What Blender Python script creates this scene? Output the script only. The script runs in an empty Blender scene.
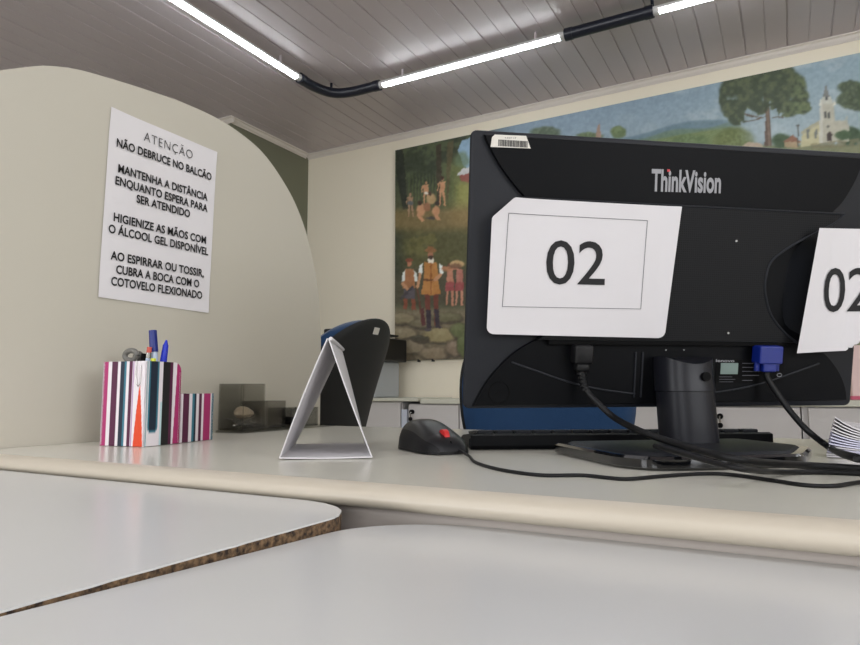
import bpy, bmesh, math, random
import numpy as np
from mathutils import Vector, Matrix
random.seed(4); rng = np.random.default_rng(7)
S = bpy.context.scene; COL = S.collection
PI = math.pi; R = math.radians
CZ = .827                       # lens height above the floor
DZ = CZ - .077                  # desk top
# ------------------------------------------------------------------ camera
F, YAW, PITCH, ROLL = 653.2, R(28.733), R(5.99), R(-.185)
fw = np.array([-math.sin(YAW)*math.cos(PITCH), math.cos(YAW)*math.cos(PITCH), math.sin(PITCH)])
r_ = np.array([math.cos(YAW), math.sin(YAW), 0.]); u_ = np.cross(r_, fw)
rt = r_*math.cos(ROLL)+u_*math.sin(ROLL); up = -r_*math.sin(ROLL)+u_*math.cos(ROLL)
O = np.array([0, 0, CZ])
def ray(x, y): return rt*(x-430)/F + up*(322.5-y)/F + fw
def onz(x, y, z): d = ray(x, y); return O + d*((z-CZ)/d[2])
def ony(x, y, Y): d = ray(x, y); return O + d*(Y/d[1])
def onx(x, y, X): d = ray(x, y); return O + d*(X/d[0])
def proj(P):
    P = np.asarray(P, float)-O; w = P@fw
    return 430+F*(P@rt)/w, 322.5-F*(P@up)/w
cd = bpy.data.cameras.new('camera'); cam = bpy.data.objects.new('camera', cd); COL.objects.link(cam)
cd.sensor_width = 36; cd.lens = F/860*36; cd.clip_start = .01
m = Matrix.Identity(4)
for i in range(3): m[i][0] = rt[i]; m[i][1] = up[i]; m[i][2] = -fw[i]
m[2][3] = CZ; cam.matrix_world = m; S.camera = cam
# ------------------------------------------------------------------ materials
def lin(c):
    c = np.asarray(c, float)/255.
    return np.where(c <= .04045, c/12.92, ((c+.055)/1.055)**2.4)
def mat(name, rgb, rough=.5, metal=0, spec=.5, coat=0, noise=0, nscale=8, bump=0, bscale=60, emit=None, estr=0, attr=None, trans=0, sheen=0):
    M = bpy.data.materials.new(name); M.use_nodes = True; nt = M.node_tree; b = nt.nodes['Principled BSDF']
    c = tuple(lin(rgb))+(1,)
    b.inputs['Base Color'].default_value = c; b.inputs['Roughness'].default_value = rough
    b.inputs['Metallic'].default_value = metal; b.inputs['Specular IOR Level'].default_value = spec
    b.inputs['Coat Weight'].default_value = coat; b.inputs['Coat Roughness'].default_value = .08
    b.inputs['Transmission Weight'].default_value = trans; b.inputs['Sheen Weight'].default_value = sheen
    tc = nt.nodes.new('ShaderNodeTexCoord')
    if attr:
        a = nt.nodes.new('ShaderNodeAttribute'); a.attribute_name = attr; nt.links.new(a.outputs['Color'], b.inputs['Base Color'])
    elif noise:
        n = nt.nodes.new('ShaderNodeTexNoise'); n.inputs['Scale'].default_value = nscale; n.inputs['Detail'].default_value = 5
        mp = nt.nodes.new('ShaderNodeMapRange'); mp.inputs[3].default_value = 1-noise; mp.inputs[4].default_value = 1+noise
        mx = nt.nodes.new('ShaderNodeVectorMath'); mx.operation = 'SCALE'; mx.inputs[0].default_value = c[:3]
        nt.links.new(tc.outputs['Object'], n.inputs['Vector']); nt.links.new(n.outputs['Fac'], mp.inputs[0])
        nt.links.new(mp.outputs[0], mx.inputs['Scale']); nt.links.new(mx.outputs[0], b.inputs['Base Color'])
    if bump:
        n = nt.nodes.new('ShaderNodeTexNoise'); n.inputs['Scale'].default_value = bscale; n.inputs['Detail'].default_value = 4
        bp = nt.nodes.new('ShaderNodeBump'); bp.inputs['Strength'].default_value = bump; bp.inputs['Distance'].default_value = .002
        nt.links.new(tc.outputs['Object'], n.inputs['Vector']); nt.links.new(n.outputs['Fac'], bp.inputs['Height']); nt.links.new(bp.outputs[0], b.inputs['Normal'])
    if emit is not None:
        b.inputs['Emission Color'].default_value = tuple(lin(emit))+(1,); b.inputs['Emission Strength'].default_value = estr
    return M
M = {}
def D(k, *a, **kw): M[k] = mat(k, *a, **kw)
D('cream wall', (241,232,212), .8, noise=.02, nscale=2, bump=.1, bscale=120)
D('white wall', (225,222,212), .85)
D('olive wall', (120,121,102), .8, noise=.03, nscale=3)
D('floor tile', (176,168,152), .4, noise=.06, nscale=4)
D('ceiling pvc', (200,190,194), .35, noise=.015, nscale=3)
D('crown pvc', (222,214,206), .4)
D('desk laminate', (224,221,209), .22, noise=.015, nscale=6, spec=.5)
D('desk lip', (204,194,177), .3, noise=.03, nscale=9)
D('desk panel', (206,196,188), .5, noise=.03, nscale=5)
D('partition laminate', (203,198,184), .45, noise=.02, nscale=2.5)
D('white board', (217,217,216), .24, noise=.02, nscale=5)
D('paper', (214,211,213), .75, noise=.01, nscale=20)
D('notice paper', (234,231,233), .75)
D('paper bluish', (204,203,222), .75, noise=.05, nscale=60)
D('ink', (16,16,19), .7)
D('thin line', (90,90,96), .7)
D('charcoal plastic', (29,31,36), .45, spec=.25, bump=.08, bscale=900)
D('black plastic', (6,7,10), .5, spec=.12)
D('dull black', (7,7,8), .65, spec=.12)
D('gloss black', (10,11,14), .06, coat=.6)
D('neck plastic', (26,27,33), .38, spec=.3)
D('cable rubber', (15,15,17), .5, spec=.3)
D('silver print', (146,146,150), .5)
D('red print', (200,40,50), .4)
D('screw', (150,150,150), .3, metal=1)
D('blue plastic', (12,34,120), .35)
D('clear blue cap', (30,50,190), .25)
D('pen barrel', (190,205,225), .2)
D('sticker', (218,214,204), .5)
D('label green', (120,138,132), .5)
D('blue fabric', (12,56,96), .9, bump=.5, bscale=500, sheen=.3)
D('chair shell', (42,43,43), .6, spec=.3, bump=.25, bscale=300)
D('chair metal', (30,30,32), .4)
D('screen', (10,10,12), .2)
D('grey cabinet', (206,202,200), .5, noise=.015)
D('cabinet top', (206,205,190), .4, noise=.015)
D('post white', (200,206,220), .4)
D('printer grey', (178,182,186), .5)
D('printer black', (12,13,15), .4)
D('pink card', (236,208,204), .75, noise=.03)
D('red card', (200,96,120), .7)
D('grey rubber', (120,118,112), .5)
D('steel', (170,168,164), .25, metal=1)
D('eraser', (206,96,84), .7)
D('yellow plastic', (214,220,60), .4)
D('clips brass', (205,185,160), .4, metal=.2)
D('tube cap', (225,225,225), .4)
D('conduit', (28,32,46), .3)
D('mouse top', (20,21,24), .34)
D('mouse side', (13,13,15), .5, spec=.3)
D('red wheel', (205,44,44), .5)
D('stripes', (200,200,200), .45, attr='paint')
D('mural', (200,200,200), .55, attr='paint')
D('canvas side', (60,60,50), .8)
D('tube glow', (255,255,250), .5, emit=(246,252,255), estr=14)
D('window frame', (200,200,200), .4)
def chipboard():
    Mx = mat('chipboard', (120,90,60), .9, bump=.8, bscale=400); nt = Mx.node_tree; b = nt.nodes['Principled BSDF']
    tc = nt.nodes.new('ShaderNodeTexCoord'); n = nt.nodes.new('ShaderNodeTexNoise'); n.inputs['Scale'].default_value = 230; n.inputs['Detail'].default_value = 6
    cr = nt.nodes.new('ShaderNodeValToRGB'); e = cr.color_ramp.elements
    e[0].position = .35; e[0].color = tuple(lin((44,33,26)))+(1,); e[1].position = .68; e[1].color = tuple(lin((140,112,82)))+(1,)
    nt.links.new(tc.outputs['Object'], n.inputs['Vector']); nt.links.new(n.outputs['Fac'], cr.inputs[0]); nt.links.new(cr.outputs[0], b.inputs['Base Color'])
    return Mx
M['chipboard'] = chipboard()
def smoked():
    Mx = bpy.data.materials.new('smoked acrylic'); Mx.use_nodes = True; nt = Mx.node_tree; nt.nodes.clear()
    t = nt.nodes.new('ShaderNodeBsdfTransparent'); t.inputs[0].default_value = (.80,.80,.785,1)
    g = nt.nodes.new('ShaderNodeBsdfGlossy'); g.inputs['Roughness'].default_value = .08; g.inputs[0].default_value = (.8,.8,.8,1)
    lw = nt.nodes.new('ShaderNodeLayerWeight'); lw.inputs[0].default_value = .3; fr = nt.nodes.new('ShaderNodeMath'); fr.operation = 'MULTIPLY'; fr.inputs[1].default_value = .22; nt.links.new(lw.outputs['Facing'], fr.inputs[0])
    mx = nt.nodes.new('ShaderNodeMixShader'); o = nt.nodes.new('ShaderNodeOutputMaterial')
    nt.links.new(fr.outputs[0], mx.inputs[0]); nt.links.new(t.outputs[0], mx.inputs[1]); nt.links.new(g.outputs[0], mx.inputs[2]); nt.links.new(mx.outputs[0], o.inputs[0])
    return Mx
M['smoked acrylic'] = smoked()
def perforated():   # black plastic sheet with rows of small vent holes
    Mx = mat('perforated plastic', (20,21,24), .5, spec=.15); nt = Mx.node_tree; b = nt.nodes['Principled BSDF']
    a = nt.nodes.new('ShaderNodeAttribute'); a.attribute_name = 'plane'
    v = nt.nodes.new('ShaderNodeTexVoronoi'); v.inputs['Scale'].default_value = 380; v.inputs['Randomness'].default_value = 0
    rp = nt.nodes.new('ShaderNodeValToRGB'); e = rp.color_ramp.elements; e[0].position = .26; e[0].color = (.001,.001,.001,1); e[1].position = .36; e[1].color = (.009,.0095,.011,1)
    nt.links.new(a.outputs['Vector'], v.inputs['Vector']); nt.links.new(v.outputs['Distance'], rp.inputs[0]); nt.links.new(rp.outputs[0], b.inputs['Base Color'])
    bp = nt.nodes.new('ShaderNodeBump'); bp.inputs['Strength'].default_value = .5; bp.inputs['Distance'].default_value = .001
    nt.links.new(rp.outputs[0], bp.inputs['Height']); nt.links.new(bp.outputs[0], b.inputs['Normal'])
    return Mx
M['perforated'] = perforated()
# ------------------------------------------------------------------ helpers
def tag(o, label=None, cat=None, group=None, kind=None):
    if label: o['label'] = label
    if cat: o['category'] = cat
    if group: o['group'] = group
    if kind: o['kind'] = kind
    return o
def thing(name, loc, label, cat, group=None, rot=0):
    o = bpy.data.objects.new(name, None); COL.objects.link(o); o.empty_display_size = .05
    o.location = Vector([float(t) for t in loc]); o.rotation_euler = (0, 0, rot)
    return tag(o, label, cat, group)
class G:
    """collects world-space geometry that becomes one mesh object"""
    def __init__(s): s.v = []; s.f = []; s.T = None
    def add(s, vs, fs):
        n = len(s.v)
        for p in vs:
            p = np.asarray(p, float); s.v.append(tuple(s.T(p)) if s.T else tuple(p))
        s.f += [tuple(i+n for i in f) for f in fs]; return s
    def box(s, lo, hi, bev=0, seg=2):
        lo, hi = np.minimum(lo, hi), np.maximum(lo, hi)
        bm = bmesh.new(); bmesh.ops.create_cube(bm, size=1)
        c = (lo+hi)/2; d = hi-lo
        for v in bm.verts: v.co = Vector([c[i]+v.co[i]*d[i] for i in range(3)])
        if bev: bmesh.ops.bevel(bm, geom=bm.edges[:], offset=min(bev, min(d)*.49), segments=seg, affect='EDGES', profile=.5)
        bm.verts.index_update(); s.add([v.co[:] for v in bm.verts], [[v.index for v in f.verts] for f in bm.faces]); bm.free(); return s
    def prism(s, poly, a, b, axis=2):
        """poly: 2D outline (ccw), extruded from a to b along axis; the 2D axes are the remaining two in order"""
        n = len(poly); ax = [i for i in range(3) if i != axis]
        def P(p, t):
            q = [0, 0, 0]; q[ax[0]] = p[0]; q[ax[1]] = p[1]; q[axis] = t; return q
        s.add([P(p, a) for p in poly]+[P(p, b) for p in poly], [tuple(range(n))[::-1], tuple(range(n, 2*n))]+[(i, (i+1) % n, n+(i+1) % n, n+i) for i in range(n)])
        return s
    def tube(s, pts, rad, n=10, cap=True):
        pts = [np.asarray(p, float) for p in pts]; N = len(pts); vs = []
        prev = None
        for i, p in enumerate(pts):
            t = pts[min(i+1, N-1)]-pts[max(i-1, 0)]; t = t/(np.linalg.norm(t)+1e-12)
            if prev is None:
                a = np.array([0, 0, 1.]) if abs(t[2]) < .9 else np.array([1., 0, 0])
                prev = np.cross(t, a)
            prev = prev - t*(prev@t); prev /= np.linalg.norm(prev); b = np.cross(t, prev)
            rr = rad[i] if hasattr(rad, '__len__') else rad
            for k in range(n):
                a = 2*PI*k/n; vs.append(p+rr*(prev*math.cos(a)+b*math.sin(a)))
        fs = [(i*n+k, i*n+(k+1) % n, (i+1)*n+(k+1) % n, (i+1)*n+k) for i in range(N-1) for k in range(n)]
        if cap: fs += [tuple(range(n))[::-1], tuple((N-1)*n+k for k in range(n))]
        return s.add(vs, fs)
    def cyl(s, a, b, ra, rb=None, n=24): return s.tube([a, b], [ra, ra if rb is None else rb], n)
    def grid(s, fn, nu, nv):
        vs = [fn(i/nu, j/nv) for j in range(nv+1) for i in range(nu+1)]
        w = nu+1
        return s.add(vs, [(j*w+i, j*w+i+1, (j+1)*w+i+1, (j+1)*w+i) for j in range(nv) for i in range(nu)])
    def build(s, name, m_, parent=None, smooth=False, ang=40, merge=0):
        me = bpy.data.meshes.new(name); me.from_pydata(s.v, [], s.f)
        bm = bmesh.new(); bm.from_mesh(me)
        if merge: bmesh.ops.remove_doubles(bm, verts=bm.verts, dist=merge)
        bmesh.ops.recalc_face_normals(bm, faces=bm.faces)
        if smooth:
            for f in bm.faces: f.smooth = True
            for e in bm.edges:
                if len(e.link_faces) == 2 and e.calc_face_angle(0) > R(ang): e.smooth = False
        bm.to_mesh(me); bm.free()
        me.materials.append(M[m_] if isinstance(m_, str) else m_)
        o = bpy.data.objects.new(name, me); COL.objects.link(o)
        if parent is not None:
            o.parent = parent; inv = Matrix.Identity(4); q = parent
            while q is not None: inv = inv @ q.matrix_basis.inverted() if q.type == 'EMPTY' else inv; q = q.parent
            o.matrix_parent_inverse = inv if parent.type == 'EMPTY' else parent.matrix_basis.inverted()
        return o
def copy_tree(o, parent=None):
    c = o.copy(); COL.objects.link(c)
    if parent is not None: c.parent = parent; c.matrix_parent_inverse = o.matrix_parent_inverse.copy()
    for ch in [x for x in S.objects if x.parent == o]: copy_tree(ch, c)
    return c
def spline(pts, k=8):
    P = [np.asarray(p, float) for p in pts]; P = [2*P[0]-P[1]]+P+[2*P[-1]-P[-2]]; out = []
    for i in range(1, len(P)-2):
        for j in range(k):
            t = j/k; a, b, c, d = P[i-1:i+3]
            out.append(.5*(2*b+(c-a)*t+(2*a-5*b+4*c-d)*t*t+(3*b-a-3*c+d)*t**3))
    out.append(P[-2]); return out
def rrect(x0, y0, x1, y1, rad, n=6):
    o = []
    for cx, cy, a in ((x1-rad, y1-rad, 0), (x0+rad, y1-rad, 90), (x0+rad, y0+rad, 180), (x1-rad, y0+rad, 270)):
        for i in range(n+1): t = R(a+90*i/n); o.append((cx+rad*math.cos(t), cy+rad*math.sin(t)))
    return o
def text2d(body, thick=0, spacing=1.0):
    """flat lettering as 2D verts/faces, cap height scaled to 1, x starting at 0"""
    cu = bpy.data.curves.new('t', 'FONT'); cu.body = body; cu.size = 1; cu.resolution_u = 4; cu.offset = thick; cu.space_character = spacing
    ob = bpy.data.objects.new('t', cu); COL.objects.link(ob)
    dg = bpy.context.evaluated_depsgraph_get(); me = bpy.data.meshes.new_from_object(ob.evaluated_get(dg))
    v = np.array([p.co[:2] for p in me.vertices]); f = [tuple(p.vertices) for p in me.polygons]
    bpy.data.objects.remove(ob); bpy.data.curves.remove(cu); bpy.data.meshes.remove(me)
    return v, f
_h, _ = text2d('H'); CAP = _h[:, 1].max()-_h[:, 1].min()
def lettering(body, a, b, capz, thick=0, spacing=1.0):
    """text laid from a to b (2D points on the baseline) with cap height capz -> (N,2), faces"""
    v, f = text2d(body, thick, spacing); a = np.array(a, float); b = np.array(b, float)
    x = (v[:, 0]-v[:, 0].min())/(np.ptp(v[:, 0])); L = b-a; n = np.array([-L[1], L[0]])/np.linalg.norm(L)
    return a+x[:, None]*L+(v[:, 1]/CAP)[:, None]*n*capz, f
# ------------------------------------------------------------------ the room
CEIL = CZ+1.843; XL = -4.4; XR = 3.2; YF = -3.0; YB = 3.9; XG = -3.222; YG = 3.086
def struct(o): o['kind'] = 'structure'; return o
struct(G().box((XL-.1, YF-.1, -.1), (XR+.1, YB+.1, 0)).build('floor', 'floor tile'))
struct(G().box((XL-.1, YB, 0), (XR+.1, YB+.12, CEIL+.1)).build('wall_back', 'cream wall'))
struct(G().box((XL, YG, 0), (XG, YB, CEIL)).build('wall_left', 'olive wall'))
struct(G().box((XL-.12, YF, 0), (XL, YB, CEIL+.1)).build('wall_side', 'white wall'))
def wall_open(name, axis, pos, th, a, b, opens, m_):
    """a wall with window openings (lo, hi, zlo, zhi)"""
    g = G(); t = a
    def bx(p, q, z0, z1):
        if axis == 0: g.box((pos, p, z0), (pos+th, q, z1))
        else: g.box((p, pos, z0), (q, pos+th, z1))
    for lo, hi, z0, z1 in opens:
        bx(t, lo, 0, CEIL+.1); bx(lo, hi, 0, z0); bx(lo, hi, z1, CEIL+.1); t = hi
    bx(t, b, 0, CEIL+.1)
    return struct(g.build(name, m_))
WF = [(-2.9, -1.2, 1.0, 2.2), (.4, 2.1, 1.0, 2.2)]; WR = [(-1.6, .2, 1.0, 2.2)]
wall_open('wall_front', 1, YF-.12, .12, XL, XR, WF, 'white wall')
wall_open('wall_right', 0, XR, .12, YF, YB, WR, 'cream wall')
wn = 0
for lo, hi, z0, z1 in WF+WR:
    wn += 1; g = G(); right = (lo, hi, z0, z1) in WR
    def bar(p, q, za, zb):
        if right: g.box((XR+.03, p, za), (XR+.08, q, zb))
        else: g.box((p, YF-.08, za), (q, YF-.03, zb))
    w = .05; mid = (lo+hi)/2
    bar(lo, hi, z0, z0+w); bar(lo, hi, z1-w, z1); bar(lo, lo+w, z0+w, z1-w); bar(hi-w, hi, z0+w, z1-w); bar(mid-.025, mid+.025, z0+w, z1-w)
    struct(g.build('window_%d' % wn, 'window frame'))
# slatted ceiling: boards 10 cm wide running away from the lens, every second joint deeper
g = G(); x0 = -.316-.2*20; prof = []
k = 0; x = x0
while x < XR:
    d, w = ((.006, .0055) if k % 2 == 0 else (.0035, .004))
    prof += [(x-w, CEIL), (x-w*.4, CEIL+d), (x+w*.4, CEIL+d), (x+w, CEIL)]; x += .1; k += 1
prof = [p for p in prof if p[0] < XR+.1] + [(XR+.1, CEIL), (XR+.1, CEIL+.05), (x0-.1, CEIL+.05), (x0-.1, CEIL)]
g.prism([(p[0], p[1]) for p in prof], YF-.1, YB+.1, axis=1)
struct(g.build('ceiling', 'ceiling pvc'))
# crown strips
cr = [(0, 0), (.034, 0), (.034, -.006), (.022, -.010), (.016, -.022), (.006, -.03), (.006, -.036), (0, -.036)]
n = 0
def crown(kind, pos, a, b, sgn):
    global n; n += 1
    pr = [(pos+sgn*c[0], CEIL+c[1]) for c in cr]
    struct(G().prism(pr, a, b, axis=0 if kind == 'x' else 1).build('trim_%d' % n, 'crown pvc'))
crown('x', YB, XG, XR, -1); crown('y', XG, YG, YB-.034, 1); crown('x', YG, XL, XG+.034, -1)
for nm, lo, hi in (('baseboard_back', (XG, YB-.015, 0), (XR, YB, .08)), ('baseboard_right', (XR-.015, YF, 0), (XR, YB-.015, .08))):
    struct(G().box(lo, hi, .003).build(nm, 'crown pvc'))
# ------------------------------------------------------------------ tube lights and dark conduit
ZT = CZ+1.785; KT = 1.785/1.76
def tube_light(a, b, label, place):
    a = np.array(a, float)*(KT, KT, 1); b = np.array(b, float)*(KT, KT, 1); d = (b-a)/np.linalg.norm(b-a)
    t = thing('tube_light', (*((a+b)/2)[:2], ZT), label, 'lamp', 'ceiling tube lights')
    sd = np.cross(d, (0, 0, 1.)); p_, q_ = a+d*.015, b-d*.015
    def arc_(r0, a0, a1): return lambda u, v: (p_*(1-v)+q_*v)+r0*(sd*math.cos(a0+(a1-a0)*u)+np.array([0, 0, 1.])*math.sin(a0+(a1-a0)*u))
    G().grid(arc_(.019, R(-185), R(5)), 18, 1).build('diffuser', 'tube glow', t, smooth=True)
    g_ = G().grid(arc_(.0205, R(-8), R(188)), 16, 1); g_.grid(lambda u, v: arc_(.0205, R(-8), R(188))(round(u), v)-np.array([0, 0, .0])+np.array([0, 0, .0]), 1, 1).build('back_channel', 'tube cap', t, smooth=True)
    for p, s in ((a, 1), (b, -1)):
        G().tube([p, p+s*d*.012, p+s*d*.03], [.021, .021, .0200], 16).build('end_cap', 'tube cap', t, smooth=True)
        q = p+s*d*.16; G().box(q-(.006, .006, 0)+(0, 0, .014), (q[0]+.006, q[1]+.006, CEIL), .001).build('mount_clip', 'ceiling pvc', t)
tube_light((-2.335, 1.55, ZT), (-2.335, 2.735, ZT), 'lit white ceiling tube running away from the lens, left of the dark pipe bend', 1)
tube_light((-1.99, 3.03, ZT), (-.885, 3.03, ZT), 'lit white ceiling tube between the dark pipe bend and the straight dark pipe', 1)
tube_light((-.47, 3.03, ZT), (.64, 3.03, ZT), 'lit white ceiling tube cut by the top edge, right of the straight dark pipe', 1)
for a, b, w in (((-2.335, -1.2, ZT), (-2.335, 0, ZT), 'behind the lens on the left'), ((-.9, -1.9, ZT), (.3, -1.9, ZT), 'far behind the lens'), ((1.5, 1.2, ZT), (1.5, 2.4, ZT), 'beyond the right edge'),  # unseen tubes added to brighten the desk, boards and back wall
    ((-1.5, -.35, ZT), (-.35, -.35, ZT), 'above and left of the lens'), ((0, -.35, ZT), (1.15, -.35, ZT), 'above and right of the lens'), ((-1.5, -.95, ZT), (-.35, -.95, ZT), 'behind the lens to the left'), ((0, -.95, ZT), (1.15, -.95, ZT), 'behind the lens to the right'), ((1.5, -.2, ZT), (1.5, 1.0, ZT), 'right of the lens'), ((1.05, 3.03, ZT), (2.2, 3.03, ZT), 'continuing the row by the back wall')):
    tube_light(a, b, 'added fill-light ceiling tube out of view '+w, 0)
def conduit(pts, label):
    pts = [np.array(p)*(KT, KT, 1) for p in pts]; t = thing('ceiling_conduit', pts[0], label, 'pipe', 'dark pipes joining the tube lights')
    P = spline(pts, 10) if len(pts) > 2 else [np.array(p, float) for p in pts]
    G().tube(P, .029, 18).build('pipe', 'conduit', t, smooth=True)
    for a, b in ((P[0], P[1]), (P[-1], P[-2])):
        d = (b-a)/np.linalg.norm(b-a); G().tube([a-d*.004, a+d*.035], .0315, 18).build('socket', 'conduit', t, smooth=True)
    q = P[len(P)//2]; G().cyl(q, (q[0], q[1], CEIL), .008, n=10).build('hanger', 'conduit', t)
conduit([(-2.335, 2.74, ZT), (-2.33, 2.86, ZT), (-2.29, 2.97, ZT), (-2.19, 3.02, ZT), (-1.99, 3.03, ZT)], 'dark curved pipe bending between two lit tubes at the ceiling')
conduit([(-.885, 3.03, ZT), (-.47, 3.03, ZT)], 'dark straight pipe between two lit tubes near the top edge')
# ------------------------------------------------------------------ desk, partition, boards
def arc(pts): return pts
dp = [(.472, DZ), (.463, DZ-.0012), (.456, DZ-.005), (.4525, DZ-.0095), (.4535, DZ-.0145), (.460, DZ-.019), (.470, DZ-.021)]
desk = thing('reception_desk', (.3, .83, 0), 'long beige laminate desk with rounded cream front edge carrying the monitor', 'desk')
G().prism([(.472, DZ), (.472, DZ-.021), (1.2, DZ-.021), (1.2, DZ)], -.958, 2.3, axis=0).build('desktop', 'desk laminate', desk)
tag(G().prism(dp, -.958, 2.3, axis=0).build('front_edge', 'desk lip', desk, smooth=True, ang=60), 'rounded cream front edge')
G().box((-.95, .4765, .02), (2.25, .4945, DZ-.021)).build('front_panel', 'desk panel', desk)
for x in (-.95, 2.23): G().box((x, .4945, 0), (x+.02, 1.15, DZ-.021)).build('side_panel', 'desk panel', desk)
G().box((-.3, .4945, .3), (-.28, 1.1, DZ-.021)).build('side_panel', 'desk panel', desk)
po = [(.458, 0), (.458, CZ+.34), (.462, CZ+.40), (.470, CZ+.435), (.483, CZ+.455)] + [(a, CZ+b) for a, b in spline([(.51, .471), (.545, .490), (.592, .506), (.648, .516), (.729, .527), (.80, .534), (.88, .535), (.944, .527), (1.009, .508), (1.066, .472), (1.118, .424), (1.161, .359), (1.192, .283), (1.209, .214), (1.218, .12)], 5)] + [(1.222, 0)]
part = G().prism(po, -.98, -.96, axis=0).build('partition_panel', 'partition laminate')
tag(part, 'tall beige partition panel with rounded top, left of the desk', 'partition')
# two loose boards in the foreground
def slab(poly, ztop, th, lam):
    """poly outline, z as function -> core and laminate geometry"""
    n = len(poly); c, l = G(), G()
    def ring(dz): return [(p[0], p[1], ztop(p)+dz) for p in poly]
    side = [(i, (i+1) % n, n+(i+1) % n, n+i) for i in range(n)]
    c.add(ring(-th)+ring(-lam), [tuple(range(n))[::-1], tuple(range(n, 2*n))]+side)
    l.add(ring(-lam)+ring(0), [tuple(range(n))[::-1], tuple(range(n, 2*n))]+side)
    return c, l
def corner(cx, cy, rx, ry, a0, a1, n=14, jit=0):
    return [(cx+rx*math.cos(R(a0+(a1-a0)*i/n))+random.uniform(-jit, jit), cy+ry*math.sin(R(a0+(a1-a0)*i/n))+random.uniform(-jit, jit)) for i in range(n+1)]
edge = [(-.2995+random.uniform(-.0006, .0006), -.33+.7*i/60) for i in range(60)]
b1 = edge + corner(-.375, .392, .0755, .0575, 0, 90, 22, .0003) + [(-1.7, .4495), (-1.7, -.33)]
c, l = slab(b1, lambda p: CZ-.0925+.0002, .018, .0012)
bt = thing('counter_board', (-1, .05, CZ-.111), 'white laminated board at lower left with a broken chipboard edge showing', 'board')
tag(c.build('chipboard_core', 'chipboard', bt), 'raw brown chipboard edge'); l.build('laminate', 'white board', bt)
def zb(p): return CZ-(.094+.0105*(p[1]-.16)/.317)
b2 = [(-.2975, -.33), (-.2975, .39)] + corner(-.197, .39, .1005, .084, 180, 90, 18) + [(1.7, .474), (1.7, -.33)]
c, l = slab(b2[::-1], zb, .018, .0012)
bt = thing('counter_board', (.5, .05, CZ-.115), 'wide white laminated board filling the bottom, its corner rounded beside the chipboard edge', 'board')
c.build('chipboard_core', 'chipboard', bt); l.build('laminate', 'white board', bt)
cb = thing('service_counter', (0, .05, 0), 'panelled base carrying the two white boards in the foreground', 'counter')
G().box((-1.6, -.2, 0), (1.6, -.18, CZ-.114)).build('front_panel', 'desk panel', cb)
for x in (-1.6, -.9, .5, 1.58): G().box((x, -.18, 0), (x+.02, .43, CZ-.1245)).build('side_panel', 'desk panel', cb)
# ------------------------------------------------------------------ notice on the partition
XP = -.96
nt_ = thing('notice_sheet', (XP, .765, CZ+.15), 'white paper notice with printed rules taped to the beige partition', 'notice')
NC = [onx(97, 297, XP), onx(207.3, 313, XP), onx(216.3, 152.3, XP), onx(110, 107, XP)]   # BL BR TR TL
def sheet_fn(u, v):
    p = (NC[0]*(1-u)+NC[1]*u)*(1-v)+(NC[3]*(1-u)+NC[2]*u)*v
    e = .0012+.0022*max(0, abs(u-.5)*2-.7)*max(0, abs(v-.5)*2-.7)*8+.0006*math.sin(7*u+3*v)
    return (XP+.0006+e, p[1], p[2])
G().grid(sheet_fn, 24, 30).build('paper', 'notice paper', nt_, smooth=True)
LINES = [('ATENÇÃO', .718, .823, .4400, -.001, .0125), ('NÃO DEBRUCE NO BALCÃO', .667, .870, .4115, .004, .0105),
 ('MANTENHA A DISTÂNCIA', .672, .862, .3690, .004, .0105), ('ENQUANTO ESPERA PARA', .668, .863, .3475, .004, .0105), ('SER ATENDIDO', .709, .822, .3270, .004, .0105),
 ('HIGIENIZE AS MÃOS COM', .668, .862, .2855, .004, .0105), ('O ÁLCOOL GEL DISPONÍVEL', .660, .868, .2645, .004, .0105),
 ('AO ESPIRRAR OU TOSSIR,', .666, .859, .2215, .004, .0105), ('CUBRA A BOCA COM O', .677, .849, .2000, .004, .0105), ('COTOVELO FLEXIONADO', .669, .857, .1795, .004, .0105)]
for s, a, b, z, th, cap in LINES:
    cap *= 1.28
    v, f = lettering(s, (a, CZ+z-cap/2), (b, CZ+z-cap/2), cap, -.012 if th < 0 else .025, 1.15 if th < 0 else 1.02)
    G().add([(XP+.0040, p[0], p[1]) for p in v], f).build('printed_line', 'ink', nt_)
# ------------------------------------------------------------------ monitor
MA, MT = .6577352, .18103104
ux = np.array([math.cos(MA), math.sin(MA), 0]); nh = np.array([math.sin(MA), -math.cos(MA), 0])
uz = np.array([0, 0, 1])*math.cos(MT)+nh*math.sin(MT); nb = nh*math.cos(MT)-np.array([0, 0, 1])*math.sin(MT)
B = np.array([-.13435718, .84847665, CZ-.02099649]); MH = .3208
def ML(p): return B+ux*p[0]+uz*p[2]+nb*p[1]     # local: x across, y towards the lens, z up the back
def onm(x, y, off=0):
    d = ray(x, y); o = B+nb*off-O; P = d*((o@nb)/(d@nb)); v = P-o; return float(v@ux), float(v@uz)
def mg(): g = G(); g.T = ML; return g
mon = thing('computer_monitor', (*B[:2], DZ), 'black flat monitor seen from behind with a white numbered sheet taped on', 'monitor')
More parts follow.
